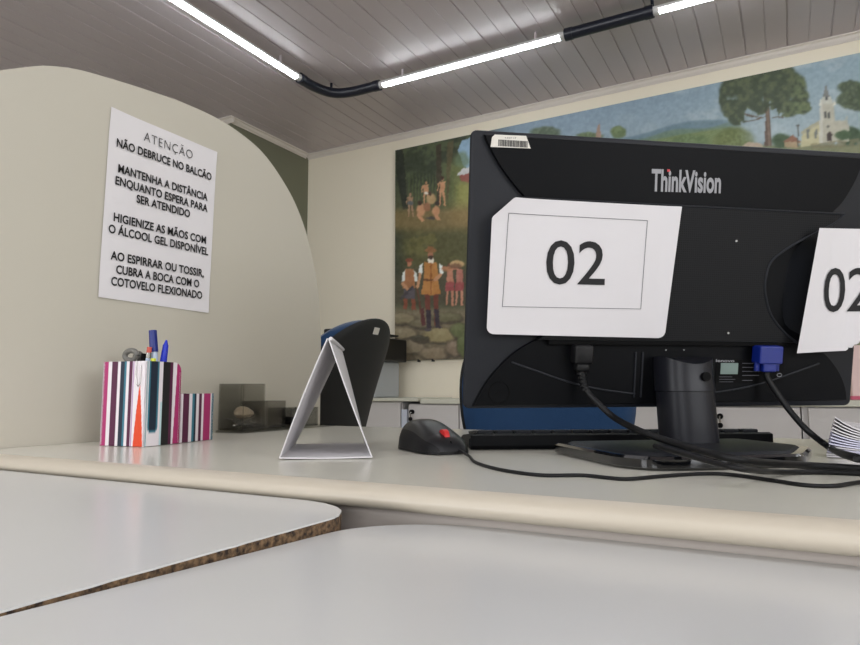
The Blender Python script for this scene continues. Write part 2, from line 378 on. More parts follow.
# shell: rounded outline with softened back edge
def loft(g, rings):
    n = len(rings[0]); vs = [p for r in rings for p in r]
    fs = [(i*n+k, i*n+(k+1) % n, (i+1)*n+(k+1) % n, (i+1)*n+k) for i in range(len(rings)-1) for k in range(n)]
    g.add(vs, fs+[tuple(range(n))[::-1], tuple((len(rings)-1)*n+k for k in range(n))])
def ring(in_, y, rad): return [(a, y, b) for a, b in rrect(-.255+in_, in_, .255-in_, MH-in_, rad, 6)]
g = mg(); loft(g, [ring(.004, -.020, .008), ring(0, -.004, .008), ring(.0012, -.001, .007), ring(.004, 0, .006)])
g.build('back_shell', 'charcoal plastic', mon, smooth=True, ang=35)
g = mg(); g.prism(rrect(-.250, .005, .250, MH-.005, .007), -.026, -.020, axis=1); g.build('front_bezel', 'black plastic', mon)
g = mg(); g.box((-.236, -.0268, .02), (.236, -.026, MH-.018)); g.build('screen', 'screen', mon)
def mirror(pts): return pts+[(-a, b) for a, b in pts[::-1]]
# dark inner cover: waisted outline, going up the right side and down the left one
def pxs(pts, off): return [onm(x, y, off) for x, y in pts]
rside = spline(pxs([(846.6, 400), (845, 388), (839, 373), (830, 360), (822, 352)], .004), 4) + spline([onm(812, 340, .004), (.150, .105), (.146, .150), (.156, .195), onm(829, 216, .004)], 4) + spline(pxs([(833.5, 211), (843, 201), (854, 183), (861, 167), (865, 158.5)], .004), 4)
lside = spline(pxs([(484, 134.5), (485.8, 139), (490, 148), (497, 161), (505, 173), (515, 186), (524, 196)], .004), 4) + spline([(-.172, .232), (-.150, .20), (-.140, .150), (-.150, .11), (-.165, .090)], 4) + spline(pxs([(539, 338), (524, 346), (511, 355), (500, 365.6), (487, 381), (478, 396), (473, 406)], .004), 4)
ol = [tuple(p) for p in rside+lside]
g = mg()
loft(g, [[(a, -.001, b) for a, b in ol], [(a, .004, b) for a, b in ol], [(a*.994, .0055, .15+(b-.15)*.994) for a, b in ol]])
g.build('inner_cover', 'black plastic', mon)
# raised vent band
CR = [tuple(p) for p in spline(pxs([(797, 343), (783, 331), (771, 315), (765.5, 295), (765.5, 279), (771, 262), (785, 250), (804, 238.8), (832, 224.7), (845, 214.5)], .0135), 5)]
vb = CR + [(-.196, .2445)] + [tuple(p) for p in spline([(-.176, .228), (-.144, .203), (-.125, .172), (-.1215, .145), (-.128, .120), (-.150, .0985), (-.172, .083)], 5)]
g = mg(); loft(g, [[(a, .004, b) for a, b in vb], [(a, .012, b) for a, b in vb], [(a*.993, .0135, .16+(b-.16)*.99) for a, b in vb]])
vp = g.build('vent_panel', 'perforated', mon)
at = vp.data.attributes.new('plane', 'FLOAT_VECTOR', 'POINT')
at.data.foreach_set('vector', np.array([(np.array(v.co)@ux, np.array(v.co)@uz, 0) for v in vp.data.vertices]).ravel().astype(np.float32))
g = mg(); g.tube([(-.196, .0130, .2450), (CR[-1][0], .0130, CR[-1][1]+.0005)], .0012, 8); g.build('trim_ridge', 'charcoal plastic', mon)
g = mg(); g.tube([(a, .0135, b) for a, b in CR], .0016, 8); g.build('side_rib', 'charcoal plastic', mon, smooth=True)
# recessed port bay below the vents
g = mg(); g.box((-.158, .0055, .0775), (.150, .0125, .0832), .001); g.build('port_hood', 'dull black', mon)
for s in (-1, 1):
    g = mg(); g.tube([(s*a, .0058, b) for a, b in spline([(.200, .056), (.17, .046), (.13, .033), (.09, .024), (.045, .018)], 6)], .0012, 8); g.build('curved_seam', 'charcoal plastic', mon, smooth=True)
g = mg(); c_ = (-.214, .0205)
g.tube([(c_[0]+.0125*math.cos(t), .0058, c_[1]+.0125*math.sin(t)) for t in np.linspace(0, 2*PI, 33)], .0006, 6, cap=False); g.box((c_[0]-.004, .005, c_[1]-.001), (c_[0]+.004, .0062, c_[1]+.001)); g.build('lock_slot', 'dull black', mon)
for px, py in ((736, 241), (728, 333), (553, 241)):
    s, v = onm(px, py, .0135); g = mg(); g.cyl((s, .0130, v), (s, .0145, v), .0014, n=12); g.build('screw', 'screw', mon)
for px in (666, 684):
    s, v = onm(px, 350, .006); g = mg(); g.cyl((s, .0050, v), (s, .0062, v), .0009, n=10); g.build('screw', 'screw', mon)
for px in (635, 642):
    s, v = onm(px, 352, .006); g = mg(); g.box((s, .005, v-.055), (s+.002, .0075, v), .0004); g.build('moulded_rib', 'charcoal plastic', mon)
# lettering and stickers
OFF = .0057
def mtext(body, a, b, cap, off, thick=0, m_='silver print', parent=None, name='lettering'):
    v, f = lettering(body, a, b, cap, thick); g = mg(); g.add([(p[0], off, p[1]) for p in v], f); return g.build(name, m_, parent or mon)
a, b = onm(651, 190.5, OFF), onm(720.5, 192.5, OFF); capL = onm(655, 170, OFF)[1]-a[1]
mtext('ThinkVision', a, b, capL, OFF+.0004, .03, name='brand_lettering')
s, v = onm(668.3, 170.8, OFF); g = mg(); g.box((s-.0016, OFF+.0004, v-.0012), (s+.0016, OFF+.0009, v+.0016)); tag(g.build('red_dot', 'red print', mon), 'small red dot over the letter')
q = [onm(x, y, OFF) for x, y in ((490.5, 147), (530.5, 148.5), (526, 136), (492, 134.5))]
g = mg(); g.prism([q[0], q[1], q[2], (q[3][0]+.003, q[3][1]), (q[3][0], q[3][1]-.003)], OFF, OFF+.0006, axis=1); st = g.build('asset_sticker', 'sticker', mon); tag(st, 'white barcode sticker')
g = mg(); y0, y1 = onm(497, 146, OFF)[1], onm(497, 139.5, OFF)[1]; x = onm(498, 146, OFF)[0]; xe = onm(527.5, 146, OFF)[0]
while x < xe:
    w = random.choice((.0004, .0007, .0011)); g.box((x, OFF+.0006, y0), (x+w, OFF+.0008, y1)); x += w+random.choice((.0003, .0005))
g.build('barcode', 'ink', mon)
mtext('130717', onm(505, 138.6, OFF), onm(516, 139, OFF), .0016, OFF+.0007, .0, 'ink', name='sticker_lettering')
g = mg(); q0, q1 = onm(715, 383, OFF), onm(784, 360, OFF); g.box((q0[0], OFF, q0[1]), (q1[0], OFF+.0005, q1[1])); g.build('rating_label', 'dull black', mon)
g = mg()
q0, q1 = onm(720, 374, OFF), onm(738, 363, OFF); g.box((q0[0], OFF+.0005, q0[1]), (q1[0], OFF+.0008, q1[1])); tag(g.build('label_patch', 'label green', mon), 'pale green label patch')
mtext('lenovo', onm(715.5, 361.8, OFF), onm(734, 362, OFF), .0032, OFF+.0008, .02, name='brand_lettering')
g = mg()
for yy in (376.5, 379, 381.5): q0, q1 = onm(719, yy+.5, OFF), onm(random.uniform(728, 736), yy, OFF); g.box((q0[0], OFF+.0005, q0[1]), (q1[0], OFF+.0007, q1[1]))
for yy in (363, 367, 371, 375, 380): q0, q1 = onm(742, yy+.6, OFF), onm(random.uniform(752, 765), yy, OFF); g.box((q0[0], OFF+.0005, q0[1]), (q1[0], OFF+.0007, q1[1]))
g.build('small_print', 'thin line', mon)
s, v = onm(779, 375, OFF); g = mg(); g.tube([(s+.0032*math.cos(t), OFF+.0006, v+.002*math.sin(t)) for t in np.linspace(0, 2*PI, 20)], .0005, 5); g.build('certification_mark', 'silver print', mon)
# stand
def NL(p): return np.array([B[0], B[1], 0])+ux*p[0]+nh*p[1]+np.array([0, 0, p[2]])
def ng(): g = G(); g.T = NL; return g
def ell(w, d, yc, z, n=40, e=2.6):
    o = []
    for k in range(n):
        t = 2*PI*k/n; c, s = math.cos(t), math.sin(t)
        o.append((w*abs(c)**(2/e)*(1 if c > 0 else -1), yc+d*abs(s)**(2/e)*(1 if s > 0 else -1), z))
    return o
NX = .0075
def sh(r, dx): return [(p[0]+dx, p[1], p[2]) for p in r]
zj = CZ-.0015
g = ng(); loft(g, [sh(ell(.0325, .028, .030, DZ+.010), NX+.003), sh(ell(.0318, .028, .030, zj), NX)]); g.build('neck', 'neck plastic', mon, smooth=True)
g = ng(); r0 = sh(ell(.0326, .029, .030, zj+.0006), NX); r1 = sh(ell(.0322, .0285, .028, CZ+.040), NX)
r1 = [(p[0], p[1], p[2]-.010*(1-((p[0]-NX)/.0322)**2)*(p[1] > .03)) for p in r1]
loft(g, [r0, [(p[0], p[1], p[2]*.5+q[2]*.5) for p, q in zip(r1, r0)], r1]); g.build('neck_collar', 'neck plastic', mon, smooth=True)
s = NX+.011; g = ng(); g.cyl((s, .052, CZ+.0155), (s, .0600, CZ+.0155), .0052, n=16); g.build('cable_hole', 'dull black', mon)
g = ng(); g.box((-.05, -.01, CZ-.015), (.05, .0, CZ+.05), .003); g.build('hinge_block', 'black plastic', mon)
def bo(k, dy=0): 
    P = [(-.137, -.032), (.122, -.035), (.127, .085), (.060, .158), (-.058, .166), (-.107, .160), (-.127, .128)]
    c = np.array([0, .06]); P = [c+(np.array(p)-c)*k for p in P]
    out = []
    for i, p in enumerate(P):     # round the corners
        a, b = P[i-1], P[(i+1) % len(P)]
        d0 = (a-p)/np.linalg.norm(a-p)*.012*min(1, k+.2); d1 = (b-p)/np.linalg.norm(b-p)*.012*min(1, k+.2)
        for t in np.linspace(0, 1, 5): out.append(tuple((1-t)**2*(p+d0)+2*t*(1-t)*p+t*t*(p+d1)))
    return out
g = ng(); loft(g, [[(*p, DZ+.0005) for p in bo(.97)], [(*p, DZ+.003) for p in bo(.998)], [(*p, DZ+.011) for p in bo(1)], [(*p, DZ+.0135) for p in bo(.975)]])
g.build('stand_base', 'gloss black', mon, smooth=True, ang=25)
g = ng(); loft(g, [[(p[0]*1, .06+(p[1]-.06), DZ+.0135) for p in bo(.90)], [(*p, DZ+.0155) for p in bo(.87)], [(*p, DZ+.017) for p in bo(.6)]])
g.build('base_plate', 'charcoal plastic', mon, smooth=True, ang=25)
# ------------------------------------------------------------------ numbered sheets
def quad(C, u, v): 
    C = [np.array(c) for c in C]; return (C[0]*(1-u)+C[1]*u)*(1-v)+(C[3]*(1-u)+C[2]*u)*v
ps = thing('numbered_sheet', ML((-.11, .016, .087)), 'white sheet printed 02 in a thin box, fully visible on the monitor back', 'paper sign', 'numbered sheets on the monitor')
PO = .0165
C1 = [onm(486.5, 334, PO), onm(664.5, 338.3, PO), onm(680.5, 206.8, PO), onm(492, 196.5, PO)]
def n1(s, v):
    u = (s+.22)/.225; w = (v-.087)/.158
    return PO+.0035*math.exp(-((u-.0)/.12)**2)*w + .002*math.sin(5.2*u+2.0*w)*.5 + .004*max(0, u-.86)/.14 + .006*max(0, .12-u)*max(0, w-.8)*20
def f1(u, v):
    p = quad(C1, u, v)
    a, b = .11, .15    # creased top-left corner
    if u/a+(1-v)/b < 1:
        k = 1-(u/a+(1-v)/b); q = quad(C1, min(1, u+k*a/2), v-k*b/2); p = q
    for cu, cv in ((0, 0), (1, 0)):
        du, dv = abs(u-cu)/.04, abs(v-cv)/.05
        if du < 1 and dv < 1:
            x, y = 1-du, 1-dv; d = math.hypot(x, y)
            if d > 1: x, y = x/d, y/d
            uu = (1-x)*.04; vv = (1-y)*.05; p = quad(C1, uu if cu == 0 else 1-uu, vv)
    return (p[0], n1(*p), p[1])
g = mg(); g.grid(f1, 60, 44); g.build('paper', 'paper', ps, smooth=True)
g = mg()
fr = [onm(x, y, PO) for x, y in ((502, 306.5), (641, 309), (647.5, 220.5), (507.5, 213.5))]
for i in range(4):
    a, b = np.array(fr[i]), np.array(fr[(i+1) % 4]); pts = [a+(b-a)*t for t in np.linspace(0, 1, 24)]
    g.tube([(p[0], n1(*p)+.0004, p[1]) for p in pts], .00028, 5)
g.build('printed_box', 'thin line', ps)
v, f = lettering('02', onm(545, 283.5, PO), onm(604.5, 284.8, PO), onm(545, 240.5, PO)[1]-onm(545, 283.5, PO)[1], .003)
g = mg(); g.add([(p[0], n1(*p)+.0009, p[1]) for p in v], f); g.build('printed_number', 'ink', ps)
# second sheet, hanging over the right-hand edge
ps = thing('numbered_sheet', ML((.2, .02, .087)), 'white sheet printed 02, slanting over the right edge of the monitor and cut off', 'paper sign', 'numbered sheets on the monitor')
P2 = .026
C2 = [onm(795, 353, P2), onm(905, 348, P2), onm(905, 230, P2), onm(818.5, 228, P2)]
def n2(s, v):
    if s < .215: return P2+.004*max(0, (.19-s)/.05)
    t = s-.215; return P2+.0035*math.sin(min(t, .062)/.062*PI)-(0 if t < .062 else (t-.062)*1.3)
def f2(u, v):
    p = quad(C2, u, v)
    if v < .18:   # lower corner curls up and away
        lim = .46+.30*(v/.18)**1.0
        k = max(0, (u-lim)); p = p+np.array([0, min(.07, k*.22)*(1-v/.18)**.5*1.2])
    return (p[0], n2(*p), p[1])
g = mg(); g.grid(f2, 60, 40); g.build('paper', 'paper', ps, smooth=True)
v, f = lettering('02', onm(822, 311.5, P2), onm(867, 311, P2), onm(822, 268.5, P2)[1]-onm(822, 311.5, P2)[1], .003)
g = mg(); g.add([(p[0], n2(*p)+.0012, p[1]) for p in v], f); g.build('printed_number', 'ink', ps)
# ------------------------------------------------------------------ cables
pc = thing('power_cable', ML((-.11, .02, .06)), 'black power cable hanging from the left socket of the monitor across its stand', 'cable')
s, v = onm(583.5, 345, .02)
g = mg(); g.box((s-.0115, .008, v-.022), (s+.0115, .026, v), .003, 3)
g.box((s-.008, .010, v-.031), (s+.008, .024, v-.021), .003, 3); g.build('plug', 'cable rubber', pc, smooth=True)
g = mg()
for k in range(5): g.cyl((s+.001*k, .017+.001*k, v-.032-k*.0045), (s+.001*k, .017+.001*k, v-.035-k*.0045), .0058-.0003*k, n=14)
g.build('strain_relief', 'cable rubber', pc)
P0 = ML((s, .017, v-.03)); P1 = ML((s+.005, .022, v-.052))
pts = [P0, P1, ML((*[onm(598, 403, .035)[0]], .035, onm(598, 403, .035)[1])), ML((onm(615, 418, .055)[0], .055, onm(615, 418, .055)[1]))]
pts += [onz(640, 431, CZ-.042), onz(668, 441, CZ-.050), onz(700, 450.5, CZ-.0555), onz(735, 459, CZ-.060), onz(775, 463.5, CZ-.067), onz(815, 466, CZ-.0725), onz(870, 469.5, CZ-.0732), onz(960, 478, CZ-.0732)]
G().tube(spline(pts, 10), .0036, 12).build('cord', 'cable rubber', pc, smooth=True)
vc = thing('video_cable', ML((.13, .02, .06)), 'black video cable with a blue connector plugged into the monitor, right of the neck', 'cable')
q0, q1 = onm(755, 372, .02), onm(783, 346, .02)
g = mg(); g.box((q0[0]+.002, .008, q0[1]+.010), (q1[0]-.002, .025, q1[1]), .002, 2); g.box((q0[0]+.009, .010, q0[1]), (q1[0]-.008, .023, q0[1]+.012), .002, 2)
tag(g.build('connector', 'blue plastic', vc), 'bright blue connector')
for k in (0, 1):
    x = q0[0]+.0045 if k == 0 else q1[0]-.0045
    g = mg(); g.cyl((x, .0165, q0[1]+.001), (x, .0165, q0[1]+.012), .0032, n=12); g.build('thumb_screw', 'blue plastic', vc)
xm = (q0[0]+q1[0])/2
pts = [ML((xm, .0165, q0[1]+.003)), ML((xm+.001, .018, q0[1]-.008))]
for x, y, o in ((777, 393, .026), (790, 411, .040), (808, 431, .065), (832, 449, .090)): a = onm(x, y, o); pts.append(ML((a[0], o, a[1])))
pts += [onz(858, 458.5, CZ-.054), onz(900, 468, CZ-.0733), onz(960, 474, CZ-.0733)]
G().tube(spline(pts, 10), .0036, 12).build('cord', 'cable rubber', vc, smooth=True)
lc = thing('loose_cable', onz(745, 470, DZ), 'thin black cable lying along the front of the monitor stand base to the right', 'cable')
pts = [onz(655, 446, CZ-.053), onz(690, 456, CZ-.0565), onz(715, 463, CZ-.0590), onz(745, 469.5, CZ-.0625), onz(775, 472, CZ-.0722), onz(810, 472, CZ-.0745), onz(860, 473.5, CZ-.0745), onz(950, 480, CZ-.0745)]
G().tube(spline(pts, 10), .0024, 10).build('cord', 'cable rubber', lc, smooth=True)
# ------------------------------------------------------------------ mouse
mc = np.array([-.410, .752, DZ]); mh = np.array([.80, -.60, 0]); mw = np.array([.60, .80, 0])
ms = thing('computer_mouse', mc, 'black computer mouse with a red scroll wheel beside the keyboard', 'mouse')
MLn, MWd = .122, .068
def hgt(t): return .040*(max(0, 1-abs(2*t-1)**7)**.5)*(1-.52*t**1.8)*(.80+.2*math.sin(PI*min(1, t*1.25)))
def wid(t): return MWd/2*(1-abs(2*t-1)**4*.45)*(1-.07*math.sin(PI*t)**2)
def mp(p): return mc+mh*p[0]+mw*p[1]+np.array([0, 0, p[2]])
def topf(t, a):        # t along length (0 tail), a across -1..1
    w = wid(t); zz = hgt(t)*(max(0, 1-abs(a)**3.2))**.5
    return ((t-.5)*MLn, a*w, .003+zz)
g = G(); g.T = mp
g.grid(lambda u, v: topf(v, (2*u-1)*.84), 24, 40); top = g.build('top_cover', 'mouse top', ms, smooth=True, ang=80)
g = G(); g.T = mp
def body(u, v):
    a = 2*u-1; p = topf(v, a); return (p[0], p[1]*1.0, max(.001, p[2]-.0008))
g.grid(body, 40, 40)
rim = [(p[0], p[1]) for p in [body(0, i/40) for i in range(41)]+[body(1, 1-i/40) for i in range(41)]]
g.prism(rim, .001, .0042, axis=2)
g.build('side_grip', 'mouse side', ms, smooth=True, ang=60)
t = .80; wz = .003+hgt(t)
g = G(); g.T = mp; cx = (t-.5)*MLn
n_ = 20; g.tube([(cx, -.0032, wz-.0035), (cx, .0032, wz-.0035)], .0095, n_); tag(g.build('scroll_wheel', 'red wheel', ms, smooth=True), 'red scroll wheel')
g = G(); g.T = mp; g.box((cx+.012, -.0004, hgt(.95)), (cx+.02, .0004, hgt(.95)+.004)); g.build('button_seam', 'dull black', ms)
tag(ms, None)
nose = mp((MLn/2-.002, .010, .005))
pts = [nose, onz(469, 456, CZ-.0735), onz(476, 462.5, CZ-.0752), onz(500, 469.5, CZ-.0752), onz(540, 475, CZ-.0752), onz(582, 475.2, CZ-.0752), onz(606, 477.5, CZ-.0752), onz(628, 479, CZ-.0752), onz(660, 476.3, CZ-.0752), onz(700, 473.8, CZ-.0752), onz(730, 474.5, CZ-.0752), onz(770, 480, CZ-.0752), onz(805, 485, CZ-.0752), onz(835, 485.8, CZ-.0752), onz(862, 482, CZ-.0752), onz(930, 476, CZ-.0752)]
G().tube(spline(pts, 10), .0017, 10).build('cord', 'cable rubber', ms, smooth=True)
# ------------------------------------------------------------------ keyboard
ke = np.array([.857, .515, 0]); kg = np.array([-.515, .857, 0]); K0 = onz(471, 450.5, DZ)
def KL(p): return K0+ke*p[0]+kg*p[1]+np.array([0, 0, p[2]])
def kgm(): g = G(); g.T = KL; return g
kb = thing('keyboard', KL((.2, .07, 0)), 'low black keyboard lying behind the monitor stand', 'keyboard')
LK = .402
g = kgm()
# raised back edge towards the lens, sloping down to the user side
g.prism([(0, .006), (.004, .001), (.145, .001), (.147, .007), (.12, .0125), (.008, .021), (0, .019)], 0, LK, axis=0); g.build('case', 'black plastic', kb)
g = kgm(); g.box((-.002, .003, .0015), (LK+.002, .010, .016), .002)
for dx in (0, LK): pass
g.build('rear_lip', 'charcoal plastic', kb)
kk = None
for r in range(6):
    for c in range(15):
        x = .010+c*.0257; y = .016+r*.0205; z = .0205-(.0205-.0128)*(y-.008)/.112
        if kk is None:
            g = kgm(); g.box((x, y, z), (x+.0215, y+.0165, z+.0045), .0015); kk = g.build('key', 'charcoal plastic', kb); first = (x, y, z)
        else:
            c_ = kk.copy(); COL.objects.link(c_); c_.parent = kb; c_.matrix_parent_inverse = kk.matrix_parent_inverse.copy()
            d = ke*(x-first[0])+kg*(y-first[1])+np.array([0, 0, z-first[2]]); c_.location = Vector(d)
# ------------------------------------------------------------------ card tent
ten = thing('card_tent', onz(326, 455, DZ), 'folded white card tent standing open on the desk left of the mouse', 'card tent')
NLp, NR, FL, FR = onz(280, 460, DZ), onz(371.5, 459, DZ), onz(295, 446, DZ), onz(365, 445.5, DZ)
def onv(x, y, A, Bq):
    nn = np.cross(Bq-A, [0, 0, 1]); d = ray(x, y); return O+d*(((A-O)@nn)/(d@nn))
NA, FA = onv(328, 338.5, NLp, NR), onv(341, 349.5, FL, FR)
for P in (NLp, NR, FL, FR): P[2] += .0015
def panel(name, a, b, c, d, th, sag=.002, m_='paper'):
    """thin folded panel a-b near edge, d-c far edge"""
    nn = np.cross(b-a, d-a); nn /= np.linalg.norm(nn); g = G()
    def fn(u, v, o):
        p = (a*(1-u)+b*u)*(1-v)+(d*(1-u)+c*u)*v
        return p+nn*(sag*math.sin(PI*u)*math.cos(2.2*v)+o)
    nu, nv = 16, 8; w = nu+1
    vs = [fn(i/nu, j/nv, o) for o in (0, th) for j in range(nv+1) for i in range(nu+1)]
    N = w*(nv+1); fs = [(j*w+i, j*w+i+1, (j+1)*w+i+1, (j+1)*w+i) for j in range(nv) for i in range(nu)]
    fs += [tuple(N+i for i in f) for f in fs]
    bd = [i for i in range(w)]+[j*w+nu for j in range(1, nv+1)]+[nv*w+i for i in range(nu-1, -1, -1)]+[j*w for j in range(nv-1, 0, -1)]
    fs += [(bd[k], bd[(k+1) % len(bd)], N+bd[(k+1) % len(bd)], N+bd[k]) for k in range(len(bd))]
    g.add(vs, fs); return g.build(name, m_, ten, smooth=True)
panel('side_panel', NLp, NA, FA, FL, .0014, .0015)
panel('side_panel', NR, NA, FA, FR, -.0014, .001)
panel('base_panel', NLp, NR, FR, FL, .0014, -.0008)
g = G(); g.tube([NA+(NR-NLp)*.03, NA+(FA-NA)*.5+(0, 0, .0006)+(NR-NLp)*.03, FA+(NR-NLp)*.03], .0022, 8); g.build('ridge_fold', 'paper', ten, smooth=True)
# ------------------------------------------------------------------ striped organiser
e1 = np.array([math.cos(R(9)), math.sin(R(9)), 0]); e2 = np.array([-e1[1], e1[0], 0])
HL = np.array([-.8750, .6065, DZ]); HW, HD, HT, HS, HE = .0800, .070, .120, .0735, .148
def HP(p): return HL+e1*p[0]+e2*p[1]+np.array([0, 0, p[2]+.0008])
def hg(): g = G(); g.T = HP; return g
org = thing('desk_organizer', HP((.04, .08, 0)), 'striped pen box with a low compartment standing by the beige partition', 'pen holder')
mag, pur, navy, teal, whi, blk, org_, pale = (176,42,108), (84,18,60), (16,34,54), (52,120,140), (236,228,232), (14,14,18), (226,72,30), (196,222,226)
def stripe(u, h):
    """u 0..1 across the tall box as seen, h 0..1 height"""
    T = [(.0, mag), (.065, whi), (.11, pur), (.185, whi), (.22, navy), (.27, teal), (.30, whi), (.335, pur), (.375, whi)]
    if u < .375:
        c = T[0][1]
        for a, k in T:
            if u >= a: c = k
        return c
    if u < .56:
        wid_ = .062*(1-h/.72)**.75 if h < .72 else 0
        if abs(u-.475) < wid_: return org_
        if .38 < u < .395: return (186,150,190)
        return whi
    if u < .745:
        d = abs(u-.655)
        if h < .22: d = math.hypot(u-.655, (h-.22)*.9)
        if d < .045: return navy
        if d < .066: return teal
        if u < .58 : return pale
        return whi if d < .085 else whi
    if u < .77: return whi if h > .5 else pale
    if u < .86: return blk
    if u < .895: return pur
    if u < .93-.0+.03*(h-.4): return whi
    return mag
def stripe2(u, h):
    T = [(0, whi), (.09, pur), (.27, whi), (.36, teal), (.43, navy), (.48, whi), (.56, pur), (.64, whi), (.70, mag), (.90, whi), (.94, teal)]
    c = T[0][1]
    for a, k in T:
        if u >= a: c = k
    return c
def painted_box(name, x0, x1, y0, y1, h, fn, rx, parent, round_=0):
    """open box; front (y0) and right (x1) faces are fine grids carrying the stripe colours"""
    th = .003; g = G(); g.T = HP; cols = []
    def face(f, nu, nv):
        for j in range(nv+1):
            for i in range(nu+1):
                p, uu, hh = f(i/nu, j/nv); cols.append(fn(uu, hh))
        g.grid(lambda a, b: f(a, b)[0], nu, nv)
    def U(p):
        q = HP((p[0], p[1], 0)); X = proj(q)[0]; return min(.999, max(0, (X-rx[0])/(rx[1]-rx[0])))
    nv = 36
    face(lambda a, b: ((x0+(x1-x0)*a, y0, h*b), U((x0+(x1-x0)*a, y0)), b), 110, nv)
    def ht(y): # rounded far top corner
        t = (y1-y)/max(1e-6, round_) if round_ else 9
        return h if t >= 1 else h-round_+round_*math.sqrt(max(0, 1-(1-t)**2))
    face(lambda a, b: ((x1, y0+(y1-y0)*a, ht(y0+(y1-y0)*a)*b), U((x1, y0+(y1-y0)*a)), b*ht(y0+(y1-y0)*a)/h), 110, nv)
    face(lambda a, b: ((x0, y0+(y1-y0)*a, h*b), a, b), 40, nv)
    face(lambda a, b: ((x0+(x1-x0)*a, y1, (h-round_)*b), a, b), 60, nv)
    def cap(lo, hi, c):
        m0 = len(g.v); g.box(lo, hi); cols.extend([c]*(len(g.v)-m0))
    cap((x0+th, y0+th, 0), (x1-th, y1-th, .004), whi)
    for lo, hi in (((x0, y0+.0002, .001), (x1, y0+th, h-.0004)), ((x1-th, y0, .001), (x1-.0002, y1-round_, h-.0004)), ((x0+.0002, y0, .001), (x0+th, y1, h-.0004)), ((x0, y1-th, .001), (x1, y1-.0002, h-round_-.0004))): cap(lo, hi, whi)
    me = bpy.data.meshes.new(name); me.from_pydata(g.v, [], g.f)
    at = me.color_attributes.new('paint', 'FLOAT_COLOR', 'POINT')
    at.data.foreach_set('color', np.c_[lin(np.array(cols, float)), np.ones(len(cols))].astype(np.float32).ravel())
    me.materials.append(M['stripes']); o = bpy.data.objects.new(name, me); COL.objects.link(o); o.parent = parent
    o.matrix_parent_inverse = parent.matrix_basis.inverted(); return o
pl, pr_ = proj(HP((0, 0, 0)))[0], proj(HP((HW, HD, 0)))[0]
painted_box('tall_compartment', 0, HW, 0, HD, HT, stripe, (pl, pr_), org, .014)
painted_box('low_compartment', 0.004, HW-.0005, HD+.0004, HE, HS, stripe2, (pr_, proj(HP((HW, HE, 0)))[0]), org)
g = hg(); x = .062
g.tube([(x, -.0012, HT+.001), (x, -.0014, HT-.02), (x+.002, -.0015, HT-.033), (x+.005, -.0015, HT-.036), (x+.008, -.0015, HT-.032), (x+.008, -.0012, HT-.006)], .0006, 6)
clip = g.build('paper_clip', 'steel'); tag(clip, 'long steel paper clip hooked on the striped box front', 'paper clip')
def inbox(px, py, y): # point in the vertical plane at depth y of the box
    o = HP((0, y, 0)); d = ray(px, py); return O+d*(((o-O)@e2)/(d@e2))
def stick(name, top, bot, rad, m_, label, cat, y, parts, grp=None):
    a = inbox(*top, y); b = inbox(*bot, y); d = (b-a)/np.linalg.norm(b-a); L = (a[2]-(DZ+.006))/(-d[2]); end = a+d*L
    ex = float((end-HL)@e1); end = end+e1*(min(max(ex, .012), HW-.012)-ex); L = np.linalg.norm(end-a); d = (end-a)/L
    t = thing(name, end, label, cat, grp)
    for pn, s0, s1, r0, r1, mm in parts:
        G().tube([a+d*(s0*L), a+d*(s1*L)], [r0, r1], 14).build(pn, mm, t, smooth=True)
    return t
stick('marker_pen', (152.8, 330.5), (158.5, 352), .005, 'blue plastic', 'pen with square blue cap, tallest one in the striped box', 'pen', .042,
      [('cap', 0, .20, .0058, .0062, 'blue plastic'), ('barrel', .20, .93, .005, .005, 'pen barrel'), ('tip', .93, 1, .003, .001, 'ink')])
stick('ballpoint_pen', (166.5, 340), (164, 357), .004, 'clear blue cap', 'ballpoint pen with rounded blue cap, rightmost in the striped box', 'pen', .055,
      [('cap_end', 0, .05, .0012, .0036, 'clear blue cap'), ('cap', .05, .22, .0042, .0052, 'clear blue cap'), ('barrel', .22, .92, .0038, .0038, 'pen barrel'), ('tip', .92, 1, .003, .0008, 'ink')])
stick('pencil', (149.6, 347), (148, 360), .0035, 'eraser', 'pencil with red eraser end standing in the striped box', 'pencil', .03,
      [('eraser', 0, .06, .0034, .0036, 'eraser'), ('ferrule', .06, .12, .0038, .0038, 'steel'), ('shaft', .12, .92, .0035, .0035, 'pen barrel'), ('point', .92, 1, .0035, .0006, 'ink')])
stick('highlighter', (153.5, 358.3), (153.6, 361), .004, 'yellow plastic', 'yellow marker top barely showing above the striped box', 'marker', .02,
      [('cap', 0, .2, .0035, .0045, 'yellow plastic'), ('barrel', .2, 1, .0048, .0048, 'yellow plastic')])
stick('black_pen', (144.0, 353.5), (143, 361), .004, 'ink', 'short black pen top between scissors and pencil in the striped box', 'pen', .03,
      [('cap', 0, .25, .0036, .0044, 'dull black'), ('barrel', .25, .95, .0042, .0042, 'dull black'), ('tip', .95, 1, .003, .001, 'ink')])
sc_ = thing('scissors', HP((.03, .05, .01)), 'scissors with grey handle loops standing in the striped box', 'scissors')
for px, py, rw, rh, y in ((131, 356, .0115, .0075, .05), (138.5, 358, .006, .006, .06)):
    c0 = inbox(px, py-.5, y); P = [c0+e1*rw*math.cos(t)+np.array([0, 0, rh*math.sin(t)]) for t in np.linspace(0, 2*PI, 25)]
    G().tube(P, .0042, 10, cap=False).build('handle', 'grey rubber', sc_, smooth=True)
for k, y in ((0, .05), (1, .055)):
    a = inbox(131+k*5, 363, y); b = inbox(133+k*2, 425, y); b[2] = DZ+.008
    G().tube([a, (a+b)/2, b], [.004, .0045, .001], 8).build('blade', 'steel', sc_, smooth=True)
